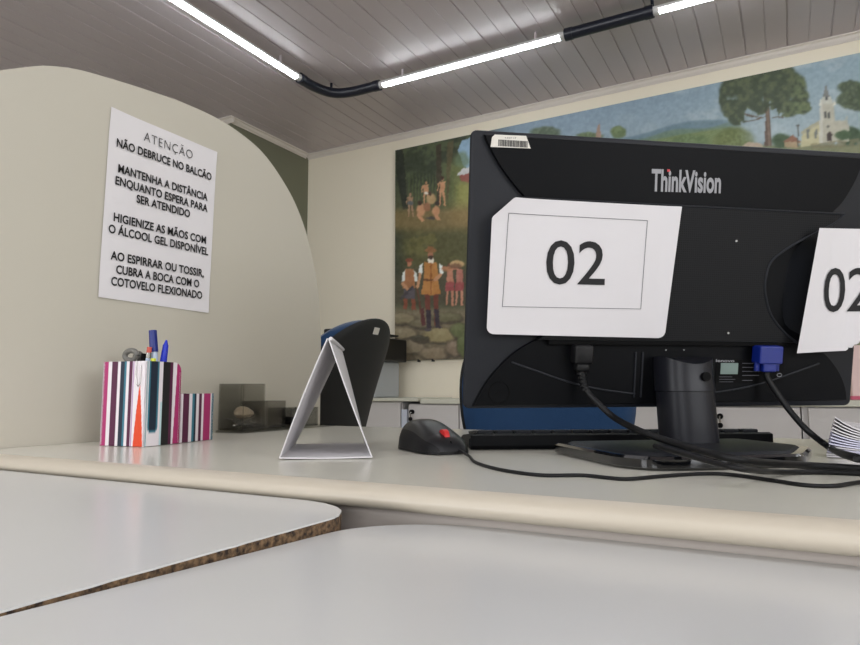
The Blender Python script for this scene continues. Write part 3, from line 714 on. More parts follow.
# ------------------------------------------------------------------ smoked acrylic caddy
T0 = onz(242, 433.5, DZ); tr = thing('acrylic_caddy', T0, 'smoked acrylic desk caddy of three stepped cups against the partition', 'desk caddy')
XA = -.9555; X0 = float(T0[0]); Ya = float(T0[1])
def hz(x, y, X, Y): d = ray(x, y); k = (X*d[0]+Y*d[1])/(d[0]**2+d[1]**2); return CZ+k*d[2]
def ycol(px, X): d = ray(px, 430); return X*d[1]/d[0]
G().box((XA, Ya-.006, DZ+.0005), (X0+.004, 1.185, DZ+.0045), .001).build('base_plate', 'smoked acrylic', tr)
def cup(name, x0, x1, y0, y1, zt, th=.0028):
    g = G(); z0 = DZ+.0047
    g.box((x0, y0, z0), (x1, y0+th, zt)); g.box((x0, y1-th, z0), (x1, y1, zt)); g.box((x0, y0+th, z0), (x0+th, y1-th, zt)); g.box((x1-th, y0+th, z0), (x1, y1-th, zt)); g.box((x0+th, y0+th, z0), (x1-th, y1-th, z0+.003))
    return g.build(name, 'smoked acrylic', tr)
y1 = ycol(264.5, X0); z1 = hz(242, 383.5, X0, Ya)
cup('cup', XA, X0, Ya, y1, z1)
y2 = ycol(290, X0); z2 = hz(278, 400.8, X0, ycol(278, X0)); cup('cup', XA, X0-.012, y1+.001, y2, z2)
y3 = ycol(318, X0); z3 = hz(305, 407.5, X0, ycol(305, X0)); cup('cup', XA, X0, y2+.001, min(y3, 1.18), z3)
# contents: loose clips
g = G(); rr = random.Random(3)
for k in range(46):
    c0 = np.array([rr.uniform(XA+.012, X0-.014), rr.uniform(Ya+.014, y1-.014), DZ+.011+rr.random()*.016])
    a = rr.uniform(0, PI); d = np.array([math.cos(a), math.sin(a), rr.uniform(-.4, .4)])*.008
    g.tube([c0-d, c0+d], .0013, 6)
cl = g.build('paper_clips', 'steel'); tag(cl, 'loose metal clips lying in the tallest smoked acrylic cup', 'paper clips', kind='stuff')
c0 = np.array([(XA+X0)/2+.004, (Ya+y1)/2, DZ+.028]); g = G()
loft(g, [[(c0[0]+math.cos(t)*w*.6+dx, c0[1]+math.sin(t)*w, c0[2]+z) for t in np.linspace(0, 2*PI, 17)[:-1]] for w, z, dx in ((.016, 0, 0), (.023, .006, .002), (.022, .012, .0), (.012, .019, -.003), (.004, .021, -.004))])
er = g.build('eraser', 'clips brass', smooth=True); tag(er, 'beige rounded eraser lying inside the tallest smoked acrylic cup', 'eraser')
g = G(); g.box((XA+.012, y2+.02, DZ+.009), (X0-.012, y2+.05, DZ+.024), .003); tag(g.build('stamp_pad', 'dull black'), 'small black pad inside the lowest smoked acrylic cup', 'stamp pad')
# ------------------------------------------------------------------ paper stack on the right
sp = onz(824, 459, DZ); th_ = R(-3)
s1 = np.array([math.cos(th_), math.sin(th_), 0]); s2 = np.array([-s1[1], s1[0], 0]); SP = sp+s1*.002+s2*.014
def SL(p): return SP+s1*p[0]+s2*p[1]+np.array([0, 0, p[2]])
stk = thing('paper_stack', SL((.1, .08, 0)), 'stack of loose white printed sheets with a curled corner, right end of desk', 'paper stack')
for k in range(14):
    g = G(); g.T = SL; z = .001+k*.0017; ox, oy = random.uniform(-.0006, .0006)+.0006*k, random.uniform(-.001, .001); w = .21; d = .29
    def fn(u, v, z=z, ox=ox, oy=oy, k=k):
        x = ox+w*u; y = oy+d*v; c = max(0, 1-u*5)*(.3+.7*max(0, 1-v*1.2)); lift = (.0012*k)*max(0, 1-u*3.2)**2
        return (x+.003*c*(k/14), y, z+lift*.35+.017*(k/13)**1.5*math.exp(-u*9)*math.exp(-v*1.5))
    nu, nv = 24, 6; o0 = [fn(i/nu, j/nv) for j in range(nv+1) for i in range(nu+1)]
    g.add(o0, [(j*(nu+1)+i, j*(nu+1)+i+1, (j+1)*(nu+1)+i+1, (j+1)*(nu+1)+i) for j in range(nv) for i in range(nu)])
    nn = len(o0); g.add([(p[0], p[1], p[2]+.00165) for p in o0], [(j*(nu+1)+i, j*(nu+1)+i+1, (j+1)*(nu+1)+i+1, (j+1)*(nu+1)+i) for j in range(nv) for i in range(nu)])
    w_ = nu+1; bd = [i for i in range(w_)]+[j*w_+nu for j in range(1, nv+1)]+[nv*w_+i for i in range(nu-1, -1, -1)]+[j*w_ for j in range(nv-1, 0, -1)]
    g.f += [(bd[q], bd[(q+1) % len(bd)], nn+bd[(q+1) % len(bd)], nn+bd[q]) for q in range(len(bd))]
    g.build('sheet', 'paper bluish' if k in (2, 3, 5, 6, 7, 8) else 'paper', stk, smooth=True, ang=30)
# ------------------------------------------------------------------ office chairs
def pad(g, wfn, z0, z1, th, yc, nu=20, nv=36, e=4):
    """closed cushion: wfn(t) half width, yc(a,t) mid surface, th thickness"""
    def P(u, v, s):
        a = 2*u-1; t = v; k = max(0, 1-abs(a)**e)**.5*max(0, 1-abs(2*t-1)**(e*2))**.5
        return (a*wfn(t), yc(a, t)+s*th*k/2, z0+(z1-z0)*t)
    k_ = lambda v: (1-math.cos(PI*v))/2
    g.grid(lambda u, v: P(u, k_(v), 1), nu, nv); g.grid(lambda u, v: P(u, k_(v), -1), nu, nv)
def bw(t):  # half width of the backrest: narrow foot, round head
    if t < .55: return .135+.085*math.sin(t/.55*PI/2)
    k = (t-.55)/.45; return .22*max(0, 1-k**2.4)**.5
def chair(root_loc, rot, label, lean, z_lo, z_hi):
    t = thing('office_chair', (0, 0, 0), label, 'chair', None)
    def yc(off): return lambda a, v: off+.045*(a*bw(v)/.22)**2-lean*(v-.0)*(z_hi-z_lo)+.02*math.sin(PI*v)
    g = G(); pad(g, lambda v: bw(v)*1.01, z_lo-.004, z_hi+.003, .030, yc(-.225)); g.build('back_shell', 'chair shell', t, smooth=True, merge=.0005)
    g = G(); pad(g, bw, z_lo, z_hi, .085, yc(-.185)); tag(g.build('back_cushion', 'blue fabric', t, smooth=True, merge=.0005), 'blue upholstered backrest')
    g = G(); bm_ = rrect(-.235, -.21, .235, .24, .09, 8)
    loft(g, [[(a*.94, b*.94, .43) for a, b in bm_], [(a, b, .45) for a, b in bm_], [(a, b, .485) for a, b in bm_], [(a*.93, b*.93, .502) for a, b in bm_]]); g.build('seat', 'blue fabric', t, smooth=True, ang=70)
    g = G(); loft(g, [[(a*.85, b*.85, .405) for a, b in bm_], [(a*.97, b*.97, .43) for a, b in bm_]]); g.build('seat_shell', 'chair shell', t, smooth=True)
    G().tube(spline([(0, -.1, .39), (0, -.22, .39), (0, -.285, .45), (0, -.27-lean*.1, z_lo+.10)], 8), .018, 10).build('back_bracket', 'chair metal', t, smooth=True)
    G().tube([(0, 0, .09), (0, 0, .25), (0, 0, .251), (0, 0, .405)], [.03, .03, .015, .015], 16).build('gas_column', 'chair metal', t, smooth=True)
    for k in range(5):
        a = 2*PI*k/5+.3; d = np.array([math.cos(a), math.sin(a), 0])
        lg = G().tube([(0, 0, .10), tuple(d*.15+(0, 0, .095)), tuple(d*.29+(0, 0, .07))], [.024, .019, .014], 10).build('leg', 'chair metal', t, smooth=True)
        w_ = np.array([-d[1], d[0], 0]); c0 = d*.285+np.array([0, 0, .027])
        G().tube([c0-w_*.022, c0+w_*.022], .026, 16).build('caster', 'dull black', lg, smooth=True)
    t.location = Vector((float(root_loc[0]), float(root_loc[1]), 0)); t.rotation_euler = (0, 0, rot)
    return t
f1_ = -r_*math.cos(R(21))+np.array([fw[0], fw[1], 0])/math.cos(PITCH)*math.sin(R(21))    # facing left and away
rot1 = math.atan2(f1_[1], f1_[0])-PI/2
c1 = np.array([-1.105, 1.575]) + f1_[:2]*.21 + r_[:2]*-.068
ch1 = chair(c1, rot1, 'office chair with black shell and blue front, seen through the card tent', .30, .60, 1.03)
bpy.context.view_layer.update()
shell = [x for x in S.objects if x.parent == ch1 and x.name.startswith('back_shell')][0]
iv = shell.matrix_world.inverted(); dd = Vector(ray(376, 331)); ok, hit, nrm, _ = shell.ray_cast(iv @ Vector(O), (iv.to_3x3() @ dd).normalized())
if ok:
    hit = np.array(shell.matrix_world @ hit); nv_ = np.array((shell.matrix_world.to_3x3() @ nrm).normalized())
    if nv_ @ fw > 0: nv_ = -nv_
    ax_ = np.cross([0, 0, 1.], nv_); ax_ /= np.linalg.norm(ax_); ay_ = np.cross(nv_, ax_)
    g = G(); g.T = lambda p: hit+ax_*p[0]+ay_*p[1]+nv_*p[2]
    g.box((-.014, -.010, -.002), (.014, .010, .0025)); tag(g.build('maker_tag', 'sticker', ch1), 'small pale tag on the black shell')
rot2 = math.atan2(-fw[1], -fw[0])-PI/2
pc2 = np.array([0, 0])+fw[:2]/math.cos(PITCH)*1.5+r_[:2]*((564-430)/F*1.5)
chair(pc2, rot2+R(4), 'blue office chair mostly hidden behind the monitor', .06, .54, 1.04)
# ------------------------------------------------------------------ back of the room: cabinets, printer, folder box
YC = 3.45
def lock(x, z, par):
    a = G().cyl((x, YC-.004, z), (x, YC-.022, z), .014, n=16).build('lock', 'dull black', par)
    G().tube([(x, YC-.022, z), (x, YC-.03, z-.008), (x, YC-.028, z-.03)], .004, 8).build('key', 'steel', a)
    G().cyl((x, YC-.026, z-.042), (x, YC-.030, z-.042), .013, n=14).build('key_fob', 'dull black', a)
def cabinet(x0, x1, zt, name, label, doors, lockx, post=False):
    t = thing(name, ((x0+x1)/2, YC+.2, 0), label, 'cabinet', 'low cabinets along the back wall')
    G().box((x0, YC+.02, .02), (x1, YB-.017, zt-.001)).build('body', 'grey cabinet', t)
    n = len(doors)-1
    for i in range(n):
        d = G().box((doors[i]+.004, YC-.002, .06), (doors[i+1]-.004, YC+.0195, zt-.006), .002).build('door', 'grey cabinet', t)
    for x in lockx: lock(x, CZ-.125, t)
    return t
zt = CZ-.077
def top(x0, x1, z, th, y, name='worktop', lab='', par=None):
    o = G().box((x0, y, z-th), (x1, YB-.0175, z), .004).build(name, 'cabinet top'); tag(o, lab, 'worktop')
cabinet(-3.2, -2.095, CZ-.062, 'low_cabinet', 'low grey cabinet under the printer at the far left corner', [-3.2, -2.65, -2.095], [])
G().box((-2.09, YC-.006, .0), (-2.05, YC+.3, zt-.034), .003).build('cabinet_post', 'post white')
tag(bpy.data.objects['cabinet_post'], 'pale bluish upright post between the far-left low cabinets', 'post')
cabinet(-2.045, -.72, zt, 'low_cabinet', 'low grey cabinet with lock and keys, visible between chair and monitor', [-2.045, -1.70, -1.21, -.72], [-2.012])
cabinet(-.715, .035, zt, 'low_cabinet', 'low grey cabinet with lock seen right of the monitor neck', [-.715, -.34, .035], [-.302])
cabinet(.04, 1.2, zt, 'low_cabinet', 'low grey cabinet behind the paper stack at the right edge', [.062, .6, 1.2], [])
top(-3.2, -1.96, CZ-.042, .020, YC-.03, lab='pale worktop under the printer, ending beside the locked cabinet')
top(-1.955, 1.2, CZ-.047, .029, YC-.012, lab='long pale worktop over the low cabinets behind the monitor')
# printer
PZ = CZ-.0415; YP = 3.5
pr = thing('printer', (-2.45, 3.62, PZ), 'grey printer with black upper part on the cabinet behind the chair', 'printer')
XR1, XR2 = float(ony(399.5, 360, 3.80)[0]), float(ony(407, 350, 3.80)[0])
G().box((-2.80, YP, PZ+.0), (XR1, 3.80, PZ+.235), .01).build('body', 'printer grey', pr)
G().box((-2.84, YP-.02, PZ+.235), (XR2, 3.80, PZ+.385), .008).build('scanner_unit', 'printer black', pr)
G().prism([(XR2-.26, PZ+.395), (XR2-.26, PZ+.435), (XR2-.20, PZ+.428), (XR2-.055, PZ+.418), (XR2-.055, PZ+.410)], YP+.06, YP+.28, axis=1).build('paper_tray', 'printer black', pr)
G().box((-2.74, YP+.0, PZ+.385), (XR2-.20, YP+.28, PZ+.44), .012).build('document_feeder', 'printer black', pr)
G().box((-2.735, YP-.005, PZ+.36), (-2.62, YP+.05, PZ+.46), .01).build('control_panel', 'printer black', pr)
G().cyl((-2.665, YP-.006, PZ+.425), (-2.665, YP-.010, PZ+.425), .026, n=20).build('panel_button', 'pink card', pr)
G().box((XR1-.10, YP-.003, PZ+.105), (XR1-.065, YP-.0005, PZ+.155), .001).build('badge', 'grey rubber', pr)
# pink folder box
X0b = float(ony(849.5, 350, 3.6)[0])
pk = thing('archive_box', (X0b+.15, 3.7, CZ-.047), 'pale pink cardboard box on the far cabinet at the right edge', 'box')
G().box((X0b, 3.6, CZ-.030), (X0b+.34, 3.84, CZ+.205), .003).build('body', 'pink card', pk)
G().box((X0b-.006, 3.592, CZ-.0465), (X0b+.35, 3.85, CZ-.030), .002).build('red_folder', 'red card', pk)
# ------------------------------------------------------------------ mural
X0m, X1m, Z0m, Z1m = -2.402, 1.35, CZ+.210, CZ+1.724; YM = YB-.03
st = .005; nx, nz = int((X1m-X0m)/st), int((Z1m-Z0m)/st)
xs = np.linspace(X0m, X1m, nx+1); zs = np.linspace(Z0m, Z1m, nz+1); XX, ZZ = np.meshgrid(xs, zs)
PTS = np.stack([XX.ravel(), np.full(XX.size, YM), ZZ.ravel()], 1)
px, py = proj(PTS); px0, py0 = px.copy(), py.copy()
def vnoise(x, y, s, seed=0):
    x = x/s; y = y/s; xi = np.floor(x).astype(int); yi = np.floor(y).astype(int); fx = x-xi; fy = y-yi
    fx = fx*fx*(3-2*fx); fy = fy*fy*(3-2*fy)
    def h(a, b): n = (a*374761393+b*668265263+seed*982451653) & 0x7fffffff; n = ((n ^ (n >> 13))*1274126177) & 0x7fffffff; return ((n ^ (n >> 16)) & 0xffff)/65535.
    return (h(xi, yi)*(1-fx)+h(xi+1, yi)*fx)*(1-fy)+(h(xi, yi+1)*(1-fx)+h(xi+1, yi+1)*fx)*fy
def fbm(x, y, s, seed=0): return (vnoise(x, y, s, seed)+.5*vnoise(x, y, s/2, seed+1)+.25*vnoise(x, y, s/4, seed+2))/1.75
wx = px+ (fbm(px, py, 5, 5)-.5)*3.0; wy = py+(fbm(px, py, 5, 9)-.5)*3.0     # wobbly brush edges
IMG = np.zeros((len(px), 3))
def blend(mask, col, a=1.0):
    k = (mask*a)[:, None]; IMG[:] = IMG*(1-k)+np.array(col, float)*k
def ss(x, a, b): t = np.clip((x-a)/(b-a), 0, 1); return t*t*(3-2*t)
def poly(pts, x=None, y=None):
    x = px if x is None else x; y = py if y is None else y; ins = np.zeros(len(x), bool); n = len(pts)
    for i in range(n):
        (xa, ya), (xb, yb) = pts[i], pts[(i+1) % n]
        if ya == yb: continue
        c = ((ya > y) != (yb > y)) & (x < (xb-xa)*(y-ya)/(yb-ya)+xa); ins ^= c
    return ins.astype(float)
def el(cx, cy, rx, ry, soft=.35, x=None, y=None):
    x = px if x is None else x; y = py if y is None else y
    return 1-ss(np.hypot((x-cx)/rx, (y-cy)/ry), 1-soft, 1+soft*.4)
N1 = fbm(px, py, 12, 1)[:, None]; N2 = fbm(px, py, 4, 2)[:, None]; N3 = fbm(px, py, 2, 3)[:, None]
# sky
t = np.clip((px-460)/400, 0, 1)[:, None]; h = np.clip((150-.22*(px-460)-py+40)/90, 0, 1)[:, None]
IMG[:] = np.array([128,154,178])*(1-t)+np.array([140,168,182])*t + (h-.5)*np.array([-16,-8,2])
cl_ = ss(fbm(px, py*2, 26, 21), .5, .75); blend(cl_*ss(px, 560, 760), (172,190,196), .7)
# distant hills, fields
blend(ss(py-(140-.16*(px-590)+3*np.sin(px/19)), -1, 1.5)*ss(px, 545, 600)*(1-ss(px, 715, 745)), (92,124,140), .8)
blend(ss(py-(145-.165*(px-590)+2*np.sin(px/11)), -1, 2)*ss(px, 530, 590)*(1-ss(px, 715, 745)), (102,130,104), .85)
fld = ss(py-(150-.17*(px-590)), -1, 2)*ss(px, 530, 590)*(1-ss(px, 712, 740)); blend(fld, (130,146,84), .9)
blend(fld*(np.sin((px+py*2.5)*1.1) > .2), (90,120,66), .5); blend(fld*ss(N1[:, 0], .5, .7), (160,150,96), .4)
for cx, cy, rx, ry, c in ((545, 133, 16, 7, (86,104,78)), (618, 132, 8, 7, (98,120,66)), (590, 136, 14, 4, (96,116,70)), (735, 141, 22, 15, (104,118,56)), (690, 141, 20, 8, (100,124,72))):
    blend(el(cx, cy, rx, ry, .3, wx, wy), c, .95)
    blend(el(cx-1, cy-2, rx*.7, ry*.6, .5, wx, wy)*ss(N3[:, 0], .45, .6), tuple(np.array(c)+22), .6)
blend(poly([(595.5, 138), (597.5, 126), (599.5, 124), (601.5, 138)]), (168,132,110))
for k_ in range(60):
    cx, cy = rng.uniform(480, 1000), rng.uniform(165, 380); rr_ = rng.uniform(5, 16); c = np.array([(84,104,62), (104,116,70), (70,88,58), (132,128,84)][k_ % 4])
    blend(el(cx, cy, rr_*1.5, rr_, .35, wx, wy), c, .85); blend(el(cx-1, cy-2, rr_, rr_*.6, .5, wx, wy)*ss(N3[:, 0], .45, .65), c+22, .6)
# right-hand ground, village
blend(ss(py-145, -2, 2)*(px > 722), (122,132,92))
blend(ss(py-(146-.03*(px-780)), -1, 3)*(px > 776), (136,138,98), .8)
blend(ss(px, 735, 760)*(1-ss(py, 138, 146))*ss(py, 95, 140), (164,184,192), .6)
blend(el(782, 141, 11, 8, .3, wx, wy), (66,92,58)); blend(el(850, 136, 14, 10, .3, wx, wy), (62,88,56))
blend(poly([(742, 146), (748, 142), (760, 143), (764, 147), (742, 149)]), (190,166,140))
blend(poly([(782, 142), (793, 135), (800, 141), (800, 143)]), (150,98,72)); blend(poly([(784, 142), (799, 142), (799, 148), (784, 147)]), (176,150,110))
# church
wall, shade, roof = (186,182,160), (176,170,138), (120,122,118)
blend(poly([(801, 137), (810, 128), (821, 122), (821, 144), (801, 147)]), (196,188,140))
blend(poly([(834, 121), (848, 120), (849, 129), (849, 142), (834, 142)]), wall)
blend(poly([(801, 132), (811, 125), (820, 120), (821, 123), (811, 129), (802, 135.5)]), shade)
blend(poly([(820, 104), (834, 103), (836, 142), (819, 143)]), wall); blend(poly([(820, 104), (823, 104), (823, 143), (819, 143)]), (204,202,188))
blend(poly([(821.5, 103), (825.8, 84), (831.5, 103)]), roof); blend(poly([(822, 97), (831, 97), (833, 104), (820, 104)]), (196,196,180))
blend(el(826.5, 98.5, 1.4, 2, .2), (70,72,76))
for x in (825.3, 829): blend(poly([(x-.9, 112), (x+.9, 111), (x+.9, 118), (x-.9, 118)]), (84,86,84))
blend(el(828, 126.5, 1.3, 1.3, .2), (90,90,86)); blend(poly([(827, 141), (827, 134), (829.5, 131), (832, 134), (832, 141)]), (70,56,52))
for x in (816, 808): blend(poly([(x-1.2, 130), (x+1.2, 129), (x+1.2, 138), (x-1.2, 138.5)]), (112,116,110))
blend(poly([(819, 106), (820.5, 99), (822, 106)]), (220,218,200)); blend(poly([(833, 105), (834.5, 98), (836, 105)]), (220,218,200))
blend(el(843, 135, 9, 5, .3, wx, wy), (70,98,60)); blend(poly([(845.5, 119), (846.3, 114), (847.2, 119)]), wall)
blend(poly([(811, 144), (860, 138), (862, 146), (811, 149)])*ss(N2[:, 0], .3, .5), (128,120,84), .7)
blend(poly([(797.6, 126), (798.4, 126), (798.6, 147), (797.4, 147)]), (80,80,70)); blend(el(798, 125.5, 1.8, 1.2, .3), (90,90,80))
# big tree: lumps of foliage around a trunk
blend(poly([(763.5, 92), (768.5, 90), (770, 120), (772, 146), (764.5, 146), (765.5, 120)]), (104,82,68)); blend(poly([(766.5, 95), (768.5, 95), (770.2, 146), (768, 146)]), (134,110,92))
for a in (((766, 116), (757, 120.5), (742, 122.5), (742, 121.8), (756, 119)), ((766, 118), (750, 117), (739, 112.5), (739, 112), (751, 115)), ((768, 119), (778, 117.5), (784, 118), (784, 117), (777, 116.3))): blend(poly(a), (100,84,70))
blobs = [(733, 92, 14, 18), (745, 84, 18, 15), (760, 80, 20, 14), (776, 78, 19, 14), (790, 86, 17, 16), (795, 98, 14, 14), (800, 107, 12, 8), (786, 106, 17, 12), (770, 92, 22, 18), (752, 98, 20, 18), (734, 106, 14, 14), (738, 118, 10, 8), (726, 100, 8, 8), (782, 72, 14, 8), (757, 107, 12, 9)]
tm = np.zeros(len(px))
for b_ in blobs: tm = np.maximum(tm, el(*b_, .22, wx, wy))
gap = el(750, 113, 8, 5, .4)*.0
tm *= 1-ss(fbm(px, py, 7, 33), .66, .78)*ss(py, 92, 106)
tm *= 1-poly([(770.5, 111), (776, 108), (779, 116), (771, 118)])*.9
tm *= 1-poly([(747, 108), (757, 113), (757, 119), (744, 121), (745, 113)])*.85
blend(tm, (66,80,54), .97); blend(tm*ss(N2[:, 0], .46, .66), (98,108,66), .75); blend(tm*ss(N3[:, 0], .55, .8), (50,62,46), .6); blend(tm*ss(px+py*.3, 812, 830)*ss(N2[:, 0], .3, .5), (108,124,76), .8)
for b_ in ((852, 88, 15, 8), (846, 100, 10, 8), (858, 104, 14, 8), (866, 94, 14, 14)):
    q = el(*b_, .25, wx, wy); blend(q, (70,86,58), .95); blend(q*ss(N3[:, 0], .5, .7), (100,114,74), .6)
# left end: forest glade with people
L = 1-ss(px, 466, 520)
blend(L, (0, 0, 0), 1.0)
pxk, pyk = px.copy(), py.copy(); px = px+(N3[:, 0]-.5)*1.8; py = py+(fbm(pxk, pyk, 2.2, 44)-.5)*1.8
base = np.zeros_like(IMG)+np.array([70,74,50])
def bl(mask, col, a=1.0):
    k = (mask*a)[:, None]; base[:] = base*(1-k)+np.array(col, float)*k
bl(1-ss(py, 178, 206), (52,60,44)); bl((1-ss(py, 165, 200))*ss(N1[:, 0], .45, .65), (78,88,60), .8); bl((1-ss(py, 150, 178))*ss(N2[:, 0], .5, .7), (38,46,36), .7)
bl(ss(px, 436, 462)*(1-ss(py, 205, 225))*ss(py, 150, 170), (108,112,62), .8); bl(ss(py, 165, 185)*(1-ss(py, 200, 212))*(np.sin(px*1.9+N1[:, 0]*6) > .35)*ss(px, 400, 412), (92,104,60), .5)
bl(poly([(436, 146), (441, 144), (442, 205), (437, 205)]), (58,50,38), .9); bl(poly([(447, 143), (454, 140), (450, 175), (448, 200), (446, 200)]), (84,74,50), .8)
bl(poly([(396, 150), (403, 150), (408, 208), (403, 210), (396, 172)]), (34,38,32), .8); bl(poly([(462, 140), (474, 136), (474, 172), (464, 166), (457, 150)], wx, wy), (122,150,172)); bl(el(462, 160, 8, 9, .4, wx, wy), (92,112,84), .7)
bl(poly([(457, 175), (462, 169), (474, 166), (474, 172), (460, 176)]), (176,176,176)); bl(poly([(459, 176), (474, 172), (474, 184), (461, 181)]), (128,70,62))
bl(ss(py, 205, 214)*(1-ss(py, 226, 240)), (116,98,60), .85); bl(ss(py, 178, 188)*ss(px, 452, 462)*(1-ss(py, 200, 215)), (136,134,72), .8); bl(ss(py, 196, 215)*ss(px, 440, 460)*(1-ss(py, 218, 232)), (134,112,70), .7)
bl(ss(py, 224, 240)*(1-ss(py, 262, 285)), (78,76,44), .9); bl(ss(py, 228, 236)*ss(N1[:, 0], .5, .62)*(1-ss(py, 250, 262)), (102,98,54), .7); bl(ss(py, 262, 275)*(1-ss(py, 300, 312)), (70,66,50), .9); bl((1-ss(px, 396, 412))*ss(py, 225, 240)*(1-ss(py, 268, 285)), (48,54,40), .7)
skin, skd = (176,128,92), (140,96,68)
def man(x, y0, y1, lw, c, lean=0):   # small painted standing figure
    h_ = y1-y0; bl(el(x+lean, y0+h_*.07, h_*.055, h_*.075, .3), c); bl(poly([(x-lw+lean, y0+h_*.16), (x+lw+lean, y0+h_*.16), (x+lw*.8, y0+h_*.52), (x-lw*.8, y0+h_*.52)]), c)
    bl(poly([(x-lw*.8, y0+h_*.5), (x-.2, y0+h_*.5), (x-lw*.5, y1), (x-lw, y1)]), c); bl(poly([(x+.2, y0+h_*.5), (x+lw*.8, y0+h_*.5), (x+lw*1.3, y1), (x+lw*.7, y1)]), c)
    bl(poly([(x-lw*1.5+lean, y0+h_*.2), (x-lw+lean, y0+h_*.17), (x-lw*1.2, y0+h_*.5), (x-lw*1.6, y0+h_*.5)]), c)
man(442, 177, 206, 3, skin, .5); man(426, 181, 204, 2.8, skin); man(410.5, 193, 217, 2.8, (150,116,90))
for x, y, rx, ry, c in ((431, 199, 5, 6, (160,132,92)), (421, 210, 5, 7, skin), (436, 211, 4.5, 5.5, skin), (427, 207, 4, 5, skd), (420, 203, 2.4, 2.4, (60,44,34)), (430, 193.5, 2.2, 2.2, (70,50,38)), (437, 203.5, 2.6, 2.2, (50,38,34)), (442, 178, 1.9, 1.9, (60,40,30)), (432, 218, 7, 1.6, (72,66,60)), (410.5, 203, 3.2, 2.2, (86,90,92)), (426, 193, 2.4, 1.6, (200,196,184))): bl(el(x, y, rx, ry, .3), c)
bl(poly([(416, 214), (419, 214), (425, 221), (421, 222)]), skin); bl(poly([(433, 214), (437, 214), (441, 220), (437, 220)]), skin)
# rocks
rk = ss(py, 303, 314); bl(rk, (112,102,80)); 
for x, y, rx, ry, c in ((402, 318, 14, 6, (120,110,84)), (424, 323, 16, 5, (104,96,74)), (447, 317, 16, 5, (96,92,66)), (404, 333, 14, 6, (128,116,90)), (440, 335, 18, 8, (132,120,84)), (460, 330, 10, 8, (88,94,58)), (409, 347, 18, 7, (126,114,92)), (434, 353, 16, 7, (122,108,86)), (456, 348, 12, 8, (118,102,84)), (464, 345, 7, 14, (84,92,54)), (400, 358, 14, 6, (104,92,72)), (420, 338, 9, 3, (70,66,52))):
    bl(el(x+1, y+1.5, rx+1.5, ry+1.5, .2, wx, wy), (64,56,44), .8); bl(el(x, y, rx, ry, .3, wx, wy), c); bl(el(x-2, y-ry*.4, rx*.6, ry*.4, .7, wx, wy), tuple(np.array(c)+16), .6)
# three groups in the foreground of the glade
bl(poly([(404, 297), (408, 297), (407, 309), (403, 309)]), (122,66,46)); bl(poly([(411, 297), (415, 297), (416, 310), (412, 310)]), (122,66,46))
bl(poly([(404, 286), (415, 286), (415, 299), (404, 298)]), (78,72,78)); bl(poly([(405, 269), (414, 269), (415.5, 288), (403, 288)]), (150,100,64)); bl(el(409.5, 263.5, 2.4, 3.4, .2), (168,108,80)); bl(el(409.5, 260.2, 4, 2, .2), (120,64,44))
for s in (-1, 1): bl(poly([(409.5+s*4, 270), (409.5+s*7, 273), (409.5+s*8, 281), (409.5+s*5, 281)]), (196,200,196))
bl(poly([(403, 281), (409, 289), (407, 291), (401, 284)]), skin); bl(poly([(399, 299), (401, 300), (414, 287), (412, 286)]), (60,56,60))
bl(poly([(425, 292), (430, 292), (430, 307), (431, 326), (427.5, 327), (425, 306)]), (104,54,42)); bl(poly([(433, 292), (439, 292), (438, 308), (438, 326), (434.5, 326), (434, 308)]), (104,54,42))
bl(poly([(425.5, 310), (431, 310), (431.5, 328), (427, 329)]), (52,42,50)); bl(poly([(434, 309), (439, 309), (439.5, 325), (443, 328.5), (436, 328.5)]), (52,42,50)); bl(el(428, 330, 4, 1.6, .3), (70,64,66))
bl(poly([(424, 262), (437, 262), (438.5, 280), (440, 294), (431, 295.5), (421, 294), (424, 279)]), (166,112,56)); bl(poly([(430.2, 262), (431.4, 262), (431.6, 294), (430.6, 294)]), (130,76,34)); bl(poly([(423.5, 279), (438.6, 279), (438.6, 281), (423.4, 281)]), (96,58,36))
for s, x in ((-1, 423), (1, 439)): bl(poly([(x, 263), (x+s*3.6, 266), (x+s*4.6, 274), (x+s*.8, 275)]), (206,210,206))
bl(poly([(419, 273), (422, 274), (418.5, 289), (416, 288)]), skin); bl(poly([(438.6, 273.5), (443, 273.5), (438, 280.5), (432, 281)]), skin)
bl(poly([(428.5, 257), (433, 257), (434, 263), (427.5, 263)]), (214,206,190)); bl(el(430.6, 255, 3, 4, .2), (150,100,74)); bl(el(430.6, 257.6, 2.6, 2.2, .2), (60,42,34)); bl(el(430.6, 250.5, 6.4, 2.3, .2), (132,92,56)); bl(el(430.6, 248.6, 3.6, 2.6, .2), (124,82,48))
bl(poly([(416.5, 289), (418.2, 289), (424.5, 325), (421.5, 325)]), (92,60,46)); bl(poly([(421, 308), (424, 308), (425.5, 325), (421.5, 326)]), (84,44,44))
for x, c in ((450, (168,112,88)), (459.5, (176,120,96))):
    bl(poly([(x-3, 269), (x+3, 269), (x+3.3, 284), (x-3.3, 284)]), c); bl(el(x, 265.5, 2.6, 3, .2), (96,60,46)); bl(poly([(x-4, 282), (x+4, 282), (x+4.6, 291), (x-4.6, 291)]), (140,66,66))
    bl(poly([(x-3.6, 291), (x-1.4, 291), (x-2.4, 305), (x-4.4, 305)]), c); bl(poly([(x+1, 291), (x+3.6, 291), (x+3.4, 306), (x+1.4, 306)]), c); bl(poly([(x-3, 270), (x-8, 269), (x-7, 266), (x-1, 267)]), c)
bl(el(457, 264, 8, 4, .25), (176,146,100)); bl(el(456, 266, 6, 3, .3), (96,64,50), .7); bl(el(447, 269, 6, 3, .4), (160,108,70), .7); bl(poly([(456.5, 270), (463, 270), (463, 283), (456.5, 283)]), (150,86,82), .5)
k = L[:, None]; IMG[:] = IMG*(1)+base*k
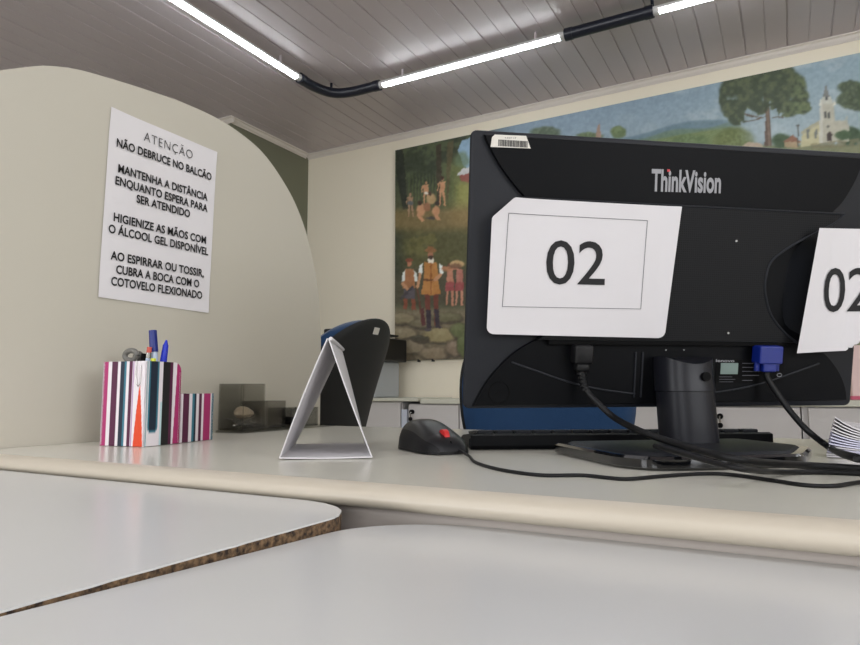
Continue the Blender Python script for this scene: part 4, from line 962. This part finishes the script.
# where the monitor hides the middle, one blends into the other
gr = IMG.mean(1, keepdims=True); IMG[:] = gr+(IMG-gr)*(.78+.12*L[:, None])
IMG = IMG*(1.0+.18*L[:, None])+(N2-.5)*16+(N3-.5)*16
q = IMG.reshape(nz+1, nx+1, 3); p_ = np.pad(q, ((1, 1), (1, 1), (0, 0)), 'edge')
IMG = (q*.4+(p_[:-2, 1:-1]+p_[2:, 1:-1]+p_[1:-1, :-2]+p_[1:-1, 2:])*.15).reshape(-1, 3)
IMG = np.clip(IMG, 4, 250)
me = bpy.data.meshes.new('painted_face'); w_ = nx+1
ii, jj = np.meshgrid(np.arange(nx), np.arange(nz)); q0 = (jj*w_+ii).ravel()
quads = np.stack([q0, q0+1, q0+w_+1, q0+w_], 1)
me.vertices.add(len(PTS)); me.vertices.foreach_set('co', PTS.astype(np.float32).ravel())
me.loops.add(quads.size); me.loops.foreach_set('vertex_index', quads.ravel().astype(np.int32))
me.polygons.add(len(quads)); me.polygons.foreach_set('loop_start', (np.arange(len(quads))*4).astype(np.int32))
me.update(calc_edges=True)
at = me.color_attributes.new('paint', 'FLOAT_COLOR', 'POINT'); at.data.foreach_set('color', np.c_[lin(IMG), np.ones(len(IMG))].astype(np.float32).ravel())
me.materials.append(M['mural'])
mu = thing('wall_mural', ((X0m+X1m)/2, YM, Z0m), 'long painted landscape mural with church, trees and figures on the back wall', 'painting')
o = bpy.data.objects.new('painted_face', me); COL.objects.link(o); o.parent = mu; o.matrix_parent_inverse = mu.matrix_basis.inverted()
G().box((X0m, YM+.0008, Z0m), (X1m, YB-.004, Z1m), .0).build('backing_board', 'canvas side', mu)
for x in (-2.22, -2.11): G().box((x, YM-.004, Z0m-.012), (x+.012, YM+.022, Z0m+.006), .001).build('hanging_clip', 'chair metal', mu)
# ------------------------------------------------------------------ light
def area(name, loc, rot, sx, sy, power, col):
    l = bpy.data.lights.new(name, 'AREA'); l.shape = 'RECTANGLE'; l.size = sx; l.size_y = sy; l.energy = power; l.color = col
    o = bpy.data.objects.new(name, l); COL.objects.link(o); o.location = loc; o.rotation_euler = rot; return o
area('daylight_window_1', (-2.05, YF-.2, 1.6), (R(90), 0, 0), 1.7, 1.2, 22, (.97, .98, 1))
area('daylight_window_2', (1.25, YF-.2, 1.6), (R(90), 0, 0), 1.7, 1.2, 22, (.97, .98, 1))
area('daylight_window_3', (XR+.2, -.7, 1.6), (R(90), 0, R(90)), 1.8, 1.2, 26, (.97, .98, 1))
w = bpy.data.worlds.new('world'); S.world = w; w.use_nodes = True
w.node_tree.nodes['Background'].inputs[0].default_value = (.75, .85, 1, 1); w.node_tree.nodes['Background'].inputs[1].default_value = .5
S.view_settings.view_transform = 'Standard'; S.view_settings.look = 'None'; S.view_settings.exposure = 0.98; S.view_settings.gamma = 1; S.view_settings.use_curve_mapping = False
